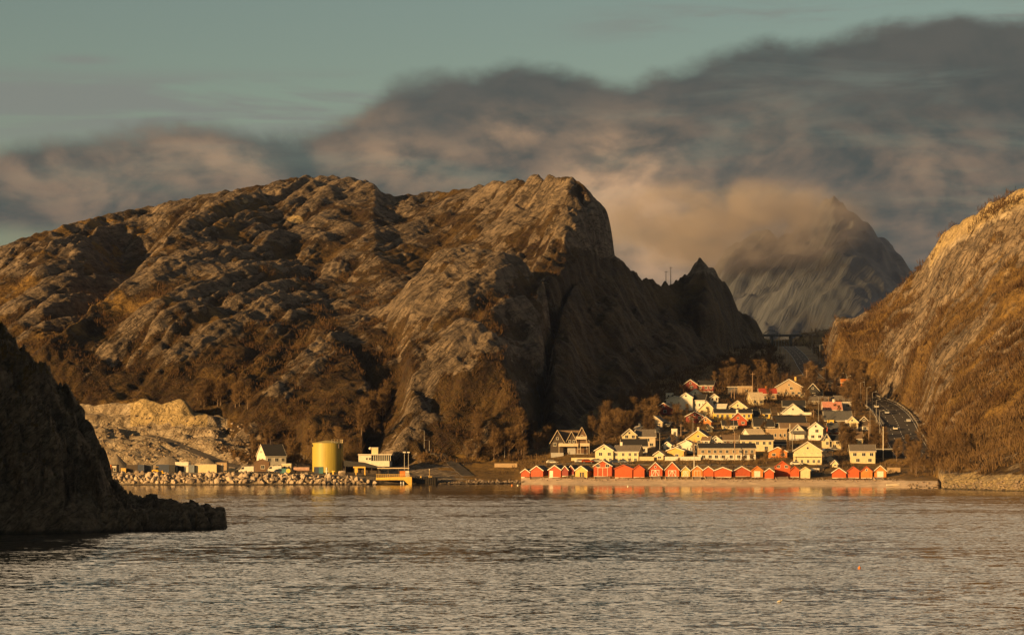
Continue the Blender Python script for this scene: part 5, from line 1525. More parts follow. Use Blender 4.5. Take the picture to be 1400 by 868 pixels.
def road_cars():
    for Y, off, col, lb, flip in ((880, 1.8, 'dark_grey', 'dark car lowest on the wide road', 1), (916, -1.8, 'white', 'white car coming down the wide road below the silver one', -1), (950, 4.6, 'grey', 'grey car on the uphill lane of the wide road', 1),
                                  (990, -2.0, 'steel', 'silver car on the downhill lane of the wide road', -1), (1022, -3.8, 'white', 'white car entering the road bend', -1), (1030, 3.0, 'black', 'black car at the road bend', 1)):
        i = min(range(len(ROAD_LINE) - 1), key=lambda k: abs(ROAD_LINE[k].y - Y))
        p = ROAD_LINE[i]; q = ROAD_LINE[i + 1]; d = (q - p); s = Vector((d.y, -d.x, 0)).normalized()
        c = car(lb, p + s * off + Vector((0, 0, 0.03)), math.atan2(d.y, d.x) + (0 if flip > 0 else math.pi), col, group='cars on the road')
    for px, py, rz, col, lb in ((794, 633, 0.2, 'white', 'white car on the lane above the yellow boathouse'), (803, 633.5, 0.1, 'red', 'red car parked beside the white one above the yellow boathouse'), (816, 633, 0.0, 'grey', 'grey car before the long cream house'),
                                (842, 634, 0.1, 'navy', 'dark blue car before the long cream house'), (853, 634, 0.0, 'blue_grey', 'grey blue car at the right end of the long cream house'), (755, 634.5, 0.1, 'white', 'white car parked on the bank above the white door boathouse'),
                                (1141, 617, 0.3, 'grey', 'grey car on the parking below the cream house with black roof'), (1132, 619, 0.4, 'navy', 'dark blue car on the same parking, left of the grey one'), (1089, 637, 0.0, 'white', 'white car half hidden at the big pale yellow house')):
        car(lb, on_ground(px, py, 700) + Vector((0, 0, 0.1)), rz, col, group='cars parked in the village')


road_cars()


# ------------------------------------------------------------------ the quay: tank, terminal, ramp, yard
def at_quay(px, py, Y=None):
    if Y: return Vector(((px - 700) * Y / FPX, Y, ground((px - 700) * Y / FPX, Y)))
    return on_ground(px, py, 780)


def quay():
    # white house on the quay
    P = at_quay(371, 633, 826); s = P.y / FPX
    root = thing('house', 'white two storey house with steep dark roof by the yellow tank', 'house', P, math.radians(26))
    zb = zof(P.y, 633) - P.z
    volume(root, -3.8, 3.8, -4.6, 4.6, 0, 4.9, 8.9, 's', 'white', 'black', 'white', found='pale', windows=[(3, 0.72), (4, 0.22)], chimney=(0.5, 'dark_brown'), side_windows=0, over=0.3)
    for yy in (-1.7, 1.7):
        window(root, -3.81, yy, 3.4, 0.9, 1.3, -math.pi / 2)
    for yy in (-0.6, 0.6): window(root, -3.81, yy, 6.3, 0.6, 0.9, -math.pi / 2)
    # tank
    Y = 815.0; s = Y / FPX; x = (448 - 700) * s; z = ground(x, Y)
    t = thing('storage_tank', 'big mustard yellow cylindrical storage tank on the quay', 'tank', (x, Y, z))
    r = 21 * s; h = zof(Y, 605.5) - z
    ym = bpy.data.materials.new('tank_paint'); ym.use_nodes = True
    N = NT(ym.node_tree); b = N.n('ShaderNodeBsdfPrincipled'); o = N.n('ShaderNodeOutputMaterial'); N.link(b.outputs[0], o.inputs[0])
    pos = N.n('ShaderNodeTexCoord').outputs['Object']; px_, py_, pz_ = N.sep(pos)
    st = N.noise(N.xyz(N.m('MULTIPLY', px_, 2.2), N.m('MULTIPLY', py_, 2.2), N.m('MULTIPLY', pz_, 0.12)), 1.0, 5, 0.6)
    N.put(b.inputs['Base Color'], N.mix(N.smooth(st, 0.3, 0.75), (0.33, 0.26, 0.04), (0.43, 0.345, 0.06))); b.inputs['Roughness'].default_value = 0.55
    MB().tube((0, 0, -1), (0, 0, h), r, n=56).build('shell', ym, t)
    MB().tube((0, 0, h), (0, 0, h + 0.9), r * 1.01, r * 0.15, 56).build('tank_top', ym, t)
    for zz in (h * 0.33, h * 0.66): MB().tube((0, 0, zz), (0, 0, zz + 0.06), r + 0.03, n=56).build('seam_ring', ym, t)
    rail = MB(); R = r * 0.98
    pts = [(R * math.cos(a), R * math.sin(a), h) for a in np.linspace(math.radians(-70), math.radians(35), 10)]
    for p, q in zip(pts[:-1], pts[1:]):
        for dz in (0.7, 1.25): rail.tube((p[0], p[1], p[2] + dz), (q[0], q[1], q[2] + dz), 0.05, n=5)
    for p in pts: rail.tube(p, (p[0], p[1], p[2] + 1.25), 0.05, n=5)
    rail.build('railing', paint('cream', False), t)
    a = math.radians(-38)
    m = MB().box(-0.45, 0.45, -0.35, 0.3, h - 1.8, h - 0.3).build('hatch', paint('dark_brown', False), t); m.rotation_euler = (0, 0, a + math.pi / 2); m.location = ((r + 0.1) * math.cos(a), (r + 0.1) * math.sin(a), 0)
    m = MB().box(-0.25, 0.25, -0.2, 0.2, h - 1.3, h - 0.4).build('hatch', paint('dark_brown', False), t); a = math.radians(-158); m.rotation_euler = (0, 0, a + math.pi / 2); m.location = ((r + 0.05) * math.cos(a), (r + 0.05) * math.sin(a), 0)
    ld = MB(); a = math.radians(-25)
    for sgn in (-0.25, 0.25): ld.tube(((r + 0.3) * math.cos(a) - sgn * math.sin(a), (r + 0.3) * math.sin(a) + sgn * math.cos(a), 0), ((r + 0.3) * math.cos(a) - sgn * math.sin(a), (r + 0.3) * math.sin(a) + sgn * math.cos(a), h), 0.05, n=5)
    ld.build('ladder', paint('ochre', False), t)
    # terminal building
    Y = 848.0; s = Y / FPX; x = (512 - 700) * s; z = zof(Y, 637.5)
    t = thing('terminal_building', 'low white ferry terminal with a strip of windows and a box room on its roof', 'building', (x, Y, z), math.radians(-3))
    f = lambda py: zof(Y, py) - z
    MB().box(-22 * s, 14 * s, 0, 8, -2, f(630)).box(-4 * s, 21 * s, -1.4, 8.2, f(637.5), f(629.8)).build('wall', paint('white'), t)
    MB().box(-22.6 * s, 24 * s, -0.6, 8.6, f(621.8) - 0.001, f(620.6)).build('roof', paint('pale', False), t)
    MB().box(-22 * s, -4.5 * s, 0.01, 8, f(629.9), f(621.9)).build('wall', paint('white'), t)
    MB().box(-4.4 * s, 22 * s, 0.4, 8, f(629.6), f(622)).build('glazing', glass_mat(), t)
    for k in range(10):
        xx = (-4 + k * 2.85) * s
        MB().box(xx - 0.09, xx + 0.09, 0.25, 0.45, f(629.7), f(621.9)).build('mullion', paint('white', False), t)
    for k in (-10.5, -6.5): window(t, k * s, -0.02, f(627), 0.75, 0.95)
    b = MB().box(-5 * s, 4 * s, 2, 5, f(620.58), f(612)).build('roof_room', paint('cream'), t)
    MB().box(-5.3 * s, 4.3 * s, 1.8, 5.2, f(611.98), f(611.3)).build('roof', paint('pale', False), b)
    MB().tube((-7.5 * s, 3, f(613)), (-6.6 * s, 2.4, f(611)), 0.5, 0.1, 10).build('dish_antenna', paint('white', False), t)
    # dark sloping shelter roof in front
    Y = 812.0; s = Y / FPX; x = (494 - 700) * s; z = ground(x, Y)
    t = thing('shelter', 'dark sloping shelter roof on posts between the tank and the terminal', 'shelter', (x, Y, z))
    f = lambda py: zof(Y, py) - z
    MB().prism([(-24 * s, f(637)), (26 * s, f(640)), (26 * s, f(639)), (2 * s, f(632)), (-24 * s, f(629.5))], 0, 8).build('roof', roofing('black'), t)
    for k in (-22, -10, 2, 14, 24): MB().box(k * s - 0.12, k * s + 0.12, 0.5, 0.74, -1, f(637.5)).build('post', paint('dark_brown', False), t)
    MB().box(-24 * s, 25 * s, 5, 5.2, -1, f(638.2)).build('back_wall', paint('dark_brown'), t)
    # yellow lifting frame
    Y = 802.0; s = Y / FPX; x = (495 - 700) * s; z = ground(x, Y)
    t = thing('lifting_frame', 'yellow steel portal frame at the end of the stone bank', 'frame', (x, Y, z))
    f = lambda py: zof(Y, py) - z
    ye = principled('ramp_yellow', (0.60, 0.38, 0.07), 0.5, 0.15, 1.0, dirt=0.3)
    MB().box(-12 * s, 3 * s, -0.2, 0.2, f(639.5), f(637.5)).build('beam', ye, t)
    MB().box(-10 * s, -6 * s, -0.35, 0.35, f(646), f(639.6)).build('counterweight', ye, t)
    MB().box(3.03 * s, 4.6 * s, -0.25, 0.25, f(656), f(637.5)).build('leg', ye, t)
    MB().box(-9 * s, -7.6 * s, -0.25, 0.25, f(656), f(646.1)).build('leg', ye, t)
    # ferry ramp
    Y = 796.0; s = Y / FPX; x = (538 - 700) * s
    t = thing('ferry_ramp', 'yellow ferry ramp girder with a deep triangular end over the water', 'ferry ramp', (x, Y, 0))
    f = lambda py: zof(Y, py)
    g = [(-24 * s, f(656)), (14 * s, f(656)), (22 * s, f(663.5)), (25 * s, f(664)), (25 * s, f(651.5)), (-24 * s, f(652.5))]
    MB().prism(g, -0.4, 0).build('girder', ye, t); MB().prism(g, 6.0, 6.4).build('girder', ye, t)
    MB().box(-24 * s, 24.5 * s, 0.004, 5.996, f(653.3), f(652.3)).build('deck', ASPHALT, t)
    r = MB()
    for k in range(-23, 24, 3): r.box(k * s - 0.05, k * s + 0.05, -0.3, -0.2, f(652.5), f(648.3))
    for py in (648.3, 650.2): r.box(-24 * s, 14 * s, -0.3, -0.2, f(py), f(py) + 0.1)
    r.build('railing', paint('ochre', False), t)
    for k in (10, 13.5): MB().tube((k * s, 2, -4), (k * s, 2, f(656)), 0.28, n=10).build('pile', paint('steel', False), t)
    ro = thing('ramp_canopy', 'thin flat canopy on slim posts over the ferry ramp', 'canopy', (x, Y + 7.5, 0))
    MB().box(-24 * s, 20 * s, 0, 4, f(640.6), f(639.4)).build('roof', paint('beige', False), ro)
    for k in (-23, -9, 5, 18): MB().box(k * s - 0.1, k * s + 0.1, 0.2, 0.4, f(656), f(640.7)).build('post', paint('dark_brown', False), ro)
    bo = thing('control_booth', 'small booth with white front at the outer end of the ferry ramp', 'booth', (x + 14 * s, Y + 3, f(652.25)))
    MB().box(-6 * s, 1.5 * s, -1.2, 1.2, 0, 8.5 * s).build('wall', paint('orange'), bo)
    MB().box(1.53 * s, 7 * s, -1.1, 1.2, 0, 9 * s).build('front_panel', paint('white'), bo)
    for k in (2.6, 4.3, 5.8): window(bo, k * s, -1.12, 4.5 * s, 0.35, 1.2)
    MB().box(-6.5 * s, 7.5 * s, -1.4, 1.4, 9.03 * s, 9.8 * s).build('roof', roofing('black'), bo)
    # dark fender block
    x = (580 - 700) * s
    d = thing('fender_quay', 'black timber fendered pier block beside the ferry ramp', 'pier', (x, Y + 4, 0))
    MB().box(-17 * s, 17 * s, 0, 9, -3, f(653)).build('block', paint('black'), d)
    for k in range(-16, 17, 3): MB().box(k * s - 0.2, k * s + 0.2, -0.45, -0.004, -2, f(652.5 - (k % 2))).build('fender', principled('fender_timber', (0.03, 0.025, 0.02), 0.9), d)
    for k in (-5, 6, 9): MB().tube((k * s, 1, f(653)), (k * s, 1, f(651)), 0.3, n=8).build('bollard', paint('ochre', False), d)
    po = thing('navigation_post', 'thin post with a lantern on the black pier block', 'post', (x + 6.5 * s, Y + 5, f(652.98)))
    MB().tube((0, 0, 0), (0, 0, 2.6), 0.07, n=6).build('post', paint('ochre', False), po); MB().tube((0, 0, 2.6), (0, 0, 3.0), 0.14, n=8).build('lantern', paint('white', False), po)
    for px, lb in ((553, 'left one of two tall twin lamps behind the ferry ramp'), (558.5, 'right one of two tall twin lamps behind the ferry ramp')):
        Yl = 812.0; sl = Yl / FPX; P = Vector(((px - 700) * sl, Yl, ground((px - 700) * sl, Yl)))
        t = thing('floodlight_pole', lb, 'floodlight', P, 0, 'floodlights at the ferry ramp'); hh = zof(Yl, 619) - P.z
        MB().tube((0, 0, -0.5), (0, 0, hh), 0.12, 0.08, 8).build('pole', GALV, t)
        MB().box(-0.5, 0.5, -0.25, 0.1, hh, hh + 0.45).build('lamp_head', principled('lamp_head', (0.55, 0.54, 0.5), 0.4, 0.05), t, bevel=0.05)
    # ---- yard goods
    def container(label, px0, px1, py0, py1, col, Y, L=None, doors=True):
        s = Y / FPX; x = ((px0 + px1) / 2 - 700) * s; z = ground(x, Y); w = (px1 - px0) * s / 2; h = (py1 - py0) * s
        t = thing('shipping_container', label, 'container', (x, Y, z), 0, 'containers on the quay')
        m = principled('container_' + col, PAINT[col], 0.55, 0.15, 0.8, dirt=0.4)
        b = MB().box(-w, w, 0, 2.4, 0.1, h)
        n = max(4, int(w * 2 / 0.35))
        for k in range(n): b.box(-w + (k + 0.25) * 2 * w / n, -w + (k + 0.7) * 2 * w / n, -0.04, -0.002, 0.25, h - 0.15)
        b.build('body', m, t)
        e = MB()
        for xx in (-w - 0.03, w - 0.09): e.box(xx, xx + 0.12, -0.06, 0.06, 0.0, h + 0.02)
        e.build('corner_post', m, t)
        for yy in (0.65, 1.75): MB().tube((w + 0.05, yy, 0.3), (w + 0.05, yy, h - 0.2), 0.03, n=5).build('locking_bar', GALV, t)
    container('dark brown container, left of the dark blue pair behind the stone bank', 173, 188, 637, 648, 'dark_brown', 805)
    container('navy blue container in the middle of the dark row behind the stone bank', 188.5, 197, 637, 648, 'navy', 804)
    container('brown black container at the right end of the dark row behind the stone bank', 198, 207.5, 637.5, 648, 'dark_grey', 806)
    container('long dark blue container left of the white workshop', 213, 231, 637, 648, 'navy', 806)
    container('black container squeezed between the long blue container and the white workshop', 231.5, 239, 637.5, 648, 'black', 806)
    container('blue grey container between the white workshop and the long cream shed', 258, 265.5, 637.5, 648, 'blue_grey', 804)
    container('teal container standing at the foot of the yellow tank', 436, 441.5, 638.5, 648, 'teal', 800)
    container('navy container standing left of the teal one by the tank', 429.5, 435.5, 639, 648, 'navy', 801)
    # huts and sheds
    def yard_box(name, label, px0, px1, py0, py1, col, roof, Y, cat, kind='f', win=(), d=4):
        s = Y / FPX; x = ((px0 + px1) / 2 - 700) * s; z = ground(x, Y); w = (px1 - px0) * s / 2; h = (py1 - py0) * s
        t = thing(name, label, cat, (x, Y, z)); volume(t, -w, w, 0, d, 0, h * 0.75, h, kind, col, roof, col, windows=win, over=0.08, side_windows=0, gable_window=False)
        return t, w, h
    yard_box('shed', 'orange shed at the left end of the quay, next to the dark headland', 145, 152, 637.5, 648, 'orange', 'orange', 806, 'shed', win=[(1, 0.6)])
    t, w, h = yard_box('hut', 'dark hut with pale sign board beside the orange shed', 152.5, 160, 637, 648, 'dark_brown', 'black', 806, 'hut', win=[(1, 0.4)])
    MB().box(-w * 0.75, w * 0.75, -0.09, -0.02, h * 0.66, h * 0.82).build('sign_board', paint('pale', False), t)
    yard_box('crate', 'ochre wooden crate between the dark hut and the dark containers', 165.5, 172, 641.5, 648, 'ochre', 'ochre', 803, 'crate', d=1.6, win=[(0, .5)])
    t, w, h = yard_box('workshop', 'white workshop with a wide dark opening among the containers', 239.5, 257.5, 634, 648, 'white', 'white', 809, 'workshop', win=[(0, .5)], d=6)
    MB().box(-w * 0.62, w * 0.35, -0.06, -0.003, 0.1, h * 0.58).build('opening_shade', paint('black', False), t)  # black panel on the closed wall, painting the shade of an opening
    MB().box(-w, w, -0.5, -0.07, h * 0.62, h * 0.72).build('awning', paint('pale', False), t)
    yard_box('shed', 'long cream shed with blank wall on the quay', 266, 296, 637, 648.5, 'cream', 'beige', 805, 'shed', win=[(0, .5)], d=6)
    t, w, h = yard_box('shed', 'brown lean shed with a white corner post next to the long cream shed', 296.5, 310, 634.5, 648.5, 'tan', 'brown_roof', 807, 'shed', win=[(0, .5)], d=6)
    MB().box(w * 0.0, w * 0.14, -0.2, -0.01, 0, h * 0.85).build('corner_post', paint('white', False), t)
    yard_box('hut', 'brown hut with ragged roof before the white quay house', 347, 368, 631.5, 648, 'brown', 'brown_roof', 812, 'hut', 'g', win=[(1, .5)])
    yard_box('booth', 'low cream booth with flat roof right of the white quay house', 385, 398, 636, 648, 'cream', 'pale', 808, 'booth', win=[(2, .6)], d=3)
    # tank on its side, cream
    s = 800 / FPX
    x = (412 - 700) * s; t = thing('fuel_tank', 'long rusty pink cylinder lying on trestles before the yellow tank', 'tank', (x, 800, ground(x, 800)))
    MB().tube((-10.5 * s, 0, 1.5), (11 * s, 0, 1.5), 0.7, n=16).build('shell', principled('tank_pink', (0.42, 0.27, 0.2), 0.6, 0.2, 1.0), t)
    for k in (-8, 0, 8): MB().box(k * s - 0.2, k * s + 0.2, -0.6, 0.6, 0, 0.85).build('trestle', paint('dark_brown', False), t)
    x = (395 - 700) * s; t = thing('mixer_drum', 'round yellow drum at the left end of the pink cylinder', 'drum', (x, 798, ground(x, 798)))
    MB().tube((0, -0.5, 1.0), (0, 0.5, 1.0), 0.75, n=16).build('drum', paint('yellow', False), t); MB().box(-0.6, 0.6, -0.4, 0.4, 0, 0.3).build('cradle', paint('dark_brown', False), t)
    x = (387.5 - 700) * s; t = thing('skip', 'dark teal skip left of the yellow drum', 'skip', (x, 800, ground(x, 800)))
    MB().prism([(-1.2, 0.1), (1.2, 0.1), (1.7, 1.6), (-1.7, 1.6)], -0.8, 0.8).build('bin', principled('container_teal', PAINT['teal'], 0.55), t); MB().box(-1.75, 1.75, -0.86, 0.86, 1.603, 1.7).build('rim', principled('container_teal', PAINT['teal'], 0.55), t)
    x = (447 - 700) * s
    for k, (dx, col, lb) in enumerate(((0, 'white', 'white upright gas bottle rack post at the tank foot'), (9, 'yellow', 'yellow valve stand at the right tank foot'))):
        t = thing('valve_stand', lb, 'stand', (x + dx * s, 799, ground(x + dx * s, 799)))
        MB().tube((0, 0, 0), (0, 0, 2.3 - k), 0.28, n=10).build('post', paint(col, False), t); MB().box(-0.6, 0.6, -0.2, 0.2, 1.0, 1.2).build('crossarm', paint(col, False), t)
    # loader
    x = (217 - 700) * s; t = thing('wheel_loader', 'yellow wheel loader parked on the stone bank before the blue container', 'loader', (x, 796.5, ground(x, 796.5)), math.radians(4))
    yl = principled('loader_yellow', (0.72, 0.42, 0.03), 0.45, 0.08)
    MB().box(-1.7, 0.4, -0.7, 0.7, 0.5, 1.35).build('body', yl, t, bevel=0.08); MB().box(0.43, 1.6, -0.6, 0.6, 0.55, 1.0).build('front_frame', yl, t)
    c = MB().box(-0.5, 0.4, -0.6, 0.6, 1.353, 2.3).build('cab', glass_mat(), t); MB().box(-0.6, 0.5, -0.68, 0.68, 2.303, 2.42).build('roof', yl, c)
    MB().prism([(1.65, 0.1), (2.5, 0.15), (2.5, 0.35), (2.0, 0.45), (1.9, 1.1), (1.65, 1.1)], -0.95, 0.95).build('bucket', yl, t)
    for sx in (-1.1, 0.95):
        for sy in (-0.8, 0.8): MB().tube((sx, sy - 0.2, 0.5), (sx, sy + 0.2, 0.5), 0.5, n=14).build('wheel', principled('tyre_rubber', (0.02, 0.02, 0.02), 0.9), t)
    car('white box van facing left on the quay', at_quay(337, 648, 802), math.pi, 'white', 'delivery_van')
    car('dark car left of the white box van', at_quay(315, 648, 803), math.pi, 'black')
    car('white and yellow truck cab before the white quay house', at_quay(375, 648, 806), math.pi, 'white', 'delivery_van')
    car('small dark car at the right of the truck cab', at_quay(383.5, 648, 800), 0.2, 'navy')
    # gravel heaps
    gm = principled('crushed_gravel', (0.17, 0.14, 0.105), 0.95, 0.25, 1.6)
    for px, Y, w, h, lb in ((159, 822, 25, 25, 'grey cone of gravel behind the dark hut, steepest of the heaps'), (231, 824, 27, 21.5, 'rounded tan heap of gravel behind the long blue container'), (284, 822, 28, 19.5, 'broad low heap of gravel behind the long cream shed'), (336, 820, 18, 12, 'dark low heap behind the white box van')):
        s = Y / FPX; x = (px - 700) * s; z = ground(x, Y); bm = bmesh.new()
        rings, n = 16, 40; R = w * s; Hh = h * s
        rows = []
        for i in range(rings + 1):
            q = i / rings
            row = []
            for k in range(n):
                a = 2 * math.pi * k / n
                rr = R * q * (1 + 0.10 * float(pn(np.array([math.cos(a) * 1.6 + px]), np.array([math.sin(a) * 1.6]), 500)[0]))
                zz = Hh * (1 - q) ** 1.06 if 'rounded' not in lb else Hh * (1 - q ** 1.7)
                zz = zz - 0.25 * Hh * 0.0 + 0.18 * float(pn(np.array([rr * math.cos(a) * 1.3 + px]), np.array([rr * math.sin(a) * 1.3]), 501)[0]) * min(1, q * 4)
                row.append(bm.verts.new((rr * math.cos(a), rr * math.sin(a) * 0.8, zz - 0.4)))
            rows.append(row)
        for i in range(rings):
            for k in range(n): bm.faces.new((rows[i][k], rows[i + 1][k], rows[i + 1][(k + 1) % n], rows[i][(k + 1) % n]))
        bmesh.ops.remove_doubles(bm, verts=bm.verts, dist=0.001); bmesh.ops.recalc_face_normals(bm, faces=bm.faces)
        me = bpy.data.meshes.new('gravel_heap'); bm.to_mesh(me); bm.free(); me.materials.append(gm)
        me.polygons.foreach_set('use_smooth', [True] * len(me.polygons))
        ob = bpy.data.objects.new('gravel_heap', me); COL.objects.link(ob); ob.location = (x, Y, z); tag(ob, lb, 'gravel heap')
    # haul road up the quarry
    line = [p + Vector((0, 0, 0.1)) for p in HAUL_LINE]
    ribbon('haul_road', line, -2.6, 2.6, 0.0, principled('dark_gravel', (0.11, 0.09, 0.07), 0.95, 0.2, 1.0), 1.2)


quay()


# ------------------------------------------------------------------ rock armour
def boulder_mesh(seed):
    rng = random.Random(seed)
    bm = bmesh.new(); bmesh.ops.create_icosphere(bm, subdivisions=2, radius=1.0)
    cuts = [Vector((rng.gauss(0, 1), rng.gauss(0, 1), rng.gauss(0, 1))).normalized() for _ in range(9)]
    ds = [rng.uniform(0.45, 0.75) for _ in cuts]
    for v in bm.verts:
        for c, d in zip(cuts, ds):
            e = v.co.dot(c) - d
            if e > 0: v.co -= c * e
        v.co += Vector((rng.gauss(0, 0.03), rng.gauss(0, 0.03), rng.gauss(0, 0.03)))
        v.co.x *= 1.15; v.co.z *= 0.85
    me = bpy.data.meshes.new('boulder'); bm.to_mesh(me); bm.free()
    return me


def rock_armour():
    mt = bpy.data.materials.new('blasted_rock'); mt.use_nodes = True
    N = NT(mt.node_tree); b = N.n('ShaderNodeBsdfPrincipled'); o = N.n('ShaderNodeOutputMaterial'); N.link(b.outputs[0], o.inputs[0])
    oi = N.n('ShaderNodeObjectInfo').outputs['Random']; geo = N.n('ShaderNodeNewGeometry').outputs['Position']
    f = N.noise(geo, 0.9, 5, 0.65)
    c = N.mix(N.smooth(N.m('MULTIPLY_ADD', f, 0.7, N.m('MULTIPLY', oi, 0.35)), 0.30, 0.75), (0.19, 0.145, 0.105), (0.46, 0.375, 0.28))
    zz = N.sep(geo)[2]
    c = N.mix(N.m('MULTIPLY', N.smooth(N.m('MULTIPLY_ADD', f, 0.9, zz), 1.25, 0.7), 0.85), c, (0.022, 0.017, 0.012))
    N.put(b.inputs['Base Color'], c); b.inputs['Roughness'].default_value = 0.9
    ms = [boulder_mesh(k) for k in range(10)]
    for m in ms: m.materials.append(mt)
    rng = random.Random(5)
    pts = []
    for row in range(5):
        for px in np.arange(150 + row % 2 * 3, 514, 6.4):
            t = (row + 0.5) / 5
            Y = 785.2 + t * 7.6
            p = px + rng.uniform(-2, 2)
            if p > 505: Y += (p - 500) * 0.2
            pts.append((p, Y + rng.uniform(-0.5, 0.5), t))
    for p, Y, t in pts[:292]:
        x = (p - 700) * Y / FPX
        ob = bpy.data.objects.new('boulder', ms[rng.randrange(10)]); COL.objects.link(ob)
        r = rng.choice((0.45, 0.6, 0.75, 0.9, 1.05, 1.35)) * rng.uniform(0.85, 1.1) * (1.08 - 0.1 * t)
        ob.location = (x, Y, max(ground(x, Y), -0.2) + 0.25 * r); ob.scale = (r, r, r * rng.uniform(0.8, 1.15)); ob.rotation_euler = (rng.uniform(0, 6), rng.uniform(0, 6), rng.uniform(0, 6))
        tag(ob, 'pale angular boulder in the stone bank along the quay', 'boulder', 'boulders of the quay bank')
    big = bpy.data.objects.new('boulder', ms[3]); COL.objects.link(big); x = (468 - 700) * 798 / FPX
    big.location = (x, 796, ground(x, 796) + 0.6); big.scale = (1.6, 1.3, 1.35); tag(big, 'largest rounded pale boulder, on top of the bank under the tank', 'boulder', 'boulders of the quay bank')
    # smaller broken stone along the rest of the shore and in the quarry: nobody could count it
    V, F = [], []
    base = [boulder_mesh(100 + k) for k in range(4)]
    geo_ = [(np.array([v.co[:] for v in m.vertices]), [tuple(p.vertices) for p in m.polygons]) for m in base]
    def put(x, y, z, r):
        vs, fs = geo_[rng.randrange(4)]
        a = rng.uniform(0, 6.28); ca, sa = math.cos(a), math.sin(a); o = len(V)
        for vx, vy, vz in vs: V.append((x + r * (vx * ca - vy * sa), y + r * (vx * sa + vy * ca), z + r * vz))
        F.extend(tuple(i + o for i in q) for q in fs)
    for _ in range(230):
        p = rng.uniform(598, 716); q = 663 - (p - 598) * 0.016 - rng.uniform(0.3, 7.0) * rng.random()
        P = on_ground(p, q, 780); put(P.x, P.y, P.z + 0.1, rng.uniform(0.25, 0.75))
    for _ in range(330):
        p = rng.uniform(718, 1235); P = on_ground(p, rng.uniform(652.5, 657.5) + (p > 1000) * 1.0, 730); put(P.x, P.y, P.z + 0.05, rng.uniform(0.12, 0.4))
    for _ in range(500):
        p = rng.uniform(130, 345); P = on_ground(p, rng.uniform(580, 636), 790)
        if ground(P.x, P.y) > 5: put(P.x, P.y, P.z + 0.1, rng.uniform(0.2, 0.95) * rng.uniform(0.5, 1))
    for _ in range(160):
        p = rng.uniform(1240, 1420); P = on_ground(p, rng.uniform(660, 671), 640); put(P.x, P.y, P.z + 0.1, rng.uniform(0.2, 0.7))
    me = bpy.data.meshes.new('rubble'); me.from_pydata(V, [], F); me.materials.append(mt)
    ob = bpy.data.objects.new('rubble', me); COL.objects.link(ob); ob['kind'] = 'stuff'


rock_armour()


# ------------------------------------------------------------------ trees and undergrowth
def twig_mat(name, c0, c1):
    mt = bpy.data.materials.new(name); mt.use_nodes = True
    N = NT(mt.node_tree); b = N.n('ShaderNodeBsdfPrincipled'); o = N.n('ShaderNodeOutputMaterial'); N.link(b.outputs[0], o.inputs[0])
    r = N.n('ShaderNodeObjectInfo').outputs['Random']
    geo = N.n('ShaderNodeNewGeometry').outputs['Position']
    f = N.m('MULTIPLY_ADD', N.noise(geo, 0.05, 3, 0.6), 0.8, N.m('MULTIPLY', r, 0.35))
    N.put(b.inputs['Base Color'], N.mix(N.smooth(f, 0.25, 0.85), c0, c1)); b.inputs['Roughness'].default_value = 0.9
    b.inputs['Specular IOR Level'].default_value = 0.1
    return mt


TWIG = twig_mat('birch_twigs', (0.070, 0.045, 0.025), (0.155, 0.100, 0.048))
BARK = principled('birch_bark', (0.15, 0.105, 0.07), 0.85, 0.3, 1.5)
SHRUB = twig_mat('shrub_twigs', (0.050, 0.028, 0.014), (0.125, 0.076, 0.032))


def sliver(V, F, p, d, L, w, rng):
    s = d.cross(Vector((rng.gauss(0, 1), rng.gauss(0, 1), rng.gauss(0, 1)))).normalized() * w
    o = len(V); q = p + d * L
    V += [tuple(p - s), tuple(p + s), tuple(q + s * 0.4), tuple(q - s * 0.4)]
    F.append((o, o + 1, o + 2, o + 3))


def birch(seed, slim=1.0):
    rng = random.Random(seed)
    root = thing('birch_tree', 'x', 'tree')
    Ht = 8.0
    m = MB(); tips = []
    lean = Vector((rng.uniform(-0.5, 0.5), rng.uniform(-0.5, 0.5), 0))
    prev = Vector((0, 0, -0.6)); n = 6
    for i in range(n):
        t = (i + 1) / n
        p = Vector((lean.x * t * t + rng.uniform(-0.1, 0.1), lean.y * t * t + rng.uniform(-0.1, 0.1), Ht * 0.9 * t))
        m.tube(prev, p, 0.16 * (1 - i / n) + 0.02, 0.16 * (1 - (i + 1) / n) + 0.02, 6)
        if i >= 0:
            for b in range(4 if i else 3):
                a = rng.uniform(0, 6.28); up = rng.uniform(0.7, 1.2); L = (1.0 - 0.6 * t) * rng.uniform(2.0, 3.0) * slim
                d = Vector((math.cos(a), math.sin(a), up)).normalized()
                q = p + d * L; m.tube(p, q, 0.06 * (1.1 - t), 0.02, 4); tips.append((p, q, L))
        prev = p
    tips.append((Vector((lean.x * .6, lean.y * .6, Ht * 0.7)), Vector((lean.x, lean.y, Ht)), 2.0))
    tr = m.build('trunk', BARK, root)
    V, F = [], []
    for p, q, L in tips:
        for _ in range(44):
            t = rng.uniform(0.15, 1.05); c = p.lerp(q, t) + Vector((rng.gauss(0, 0.3), rng.gauss(0, 0.3), rng.gauss(0, 0.25)))
            d = ((q - p).normalized() * 0.7 + Vector((rng.gauss(0, 0.6), rng.gauss(0, 0.6), rng.gauss(0.35, 0.45)))).normalized()
            sliver(V, F, c, d, rng.uniform(0.6, 1.3), rng.uniform(0.018, 0.05), rng)
    me = bpy.data.meshes.new('crown'); me.from_pydata(V, [], F); me.materials.append(TWIG)
    cr = bpy.data.objects.new('crown', me); COL.objects.link(cr); cr.parent = root
    return root, [(tr, []), (cr, [])]


PROTOS = [birch(30 + k, 0.75 + 0.1 * k) for k in range(6)]
_pused = [False] * 6


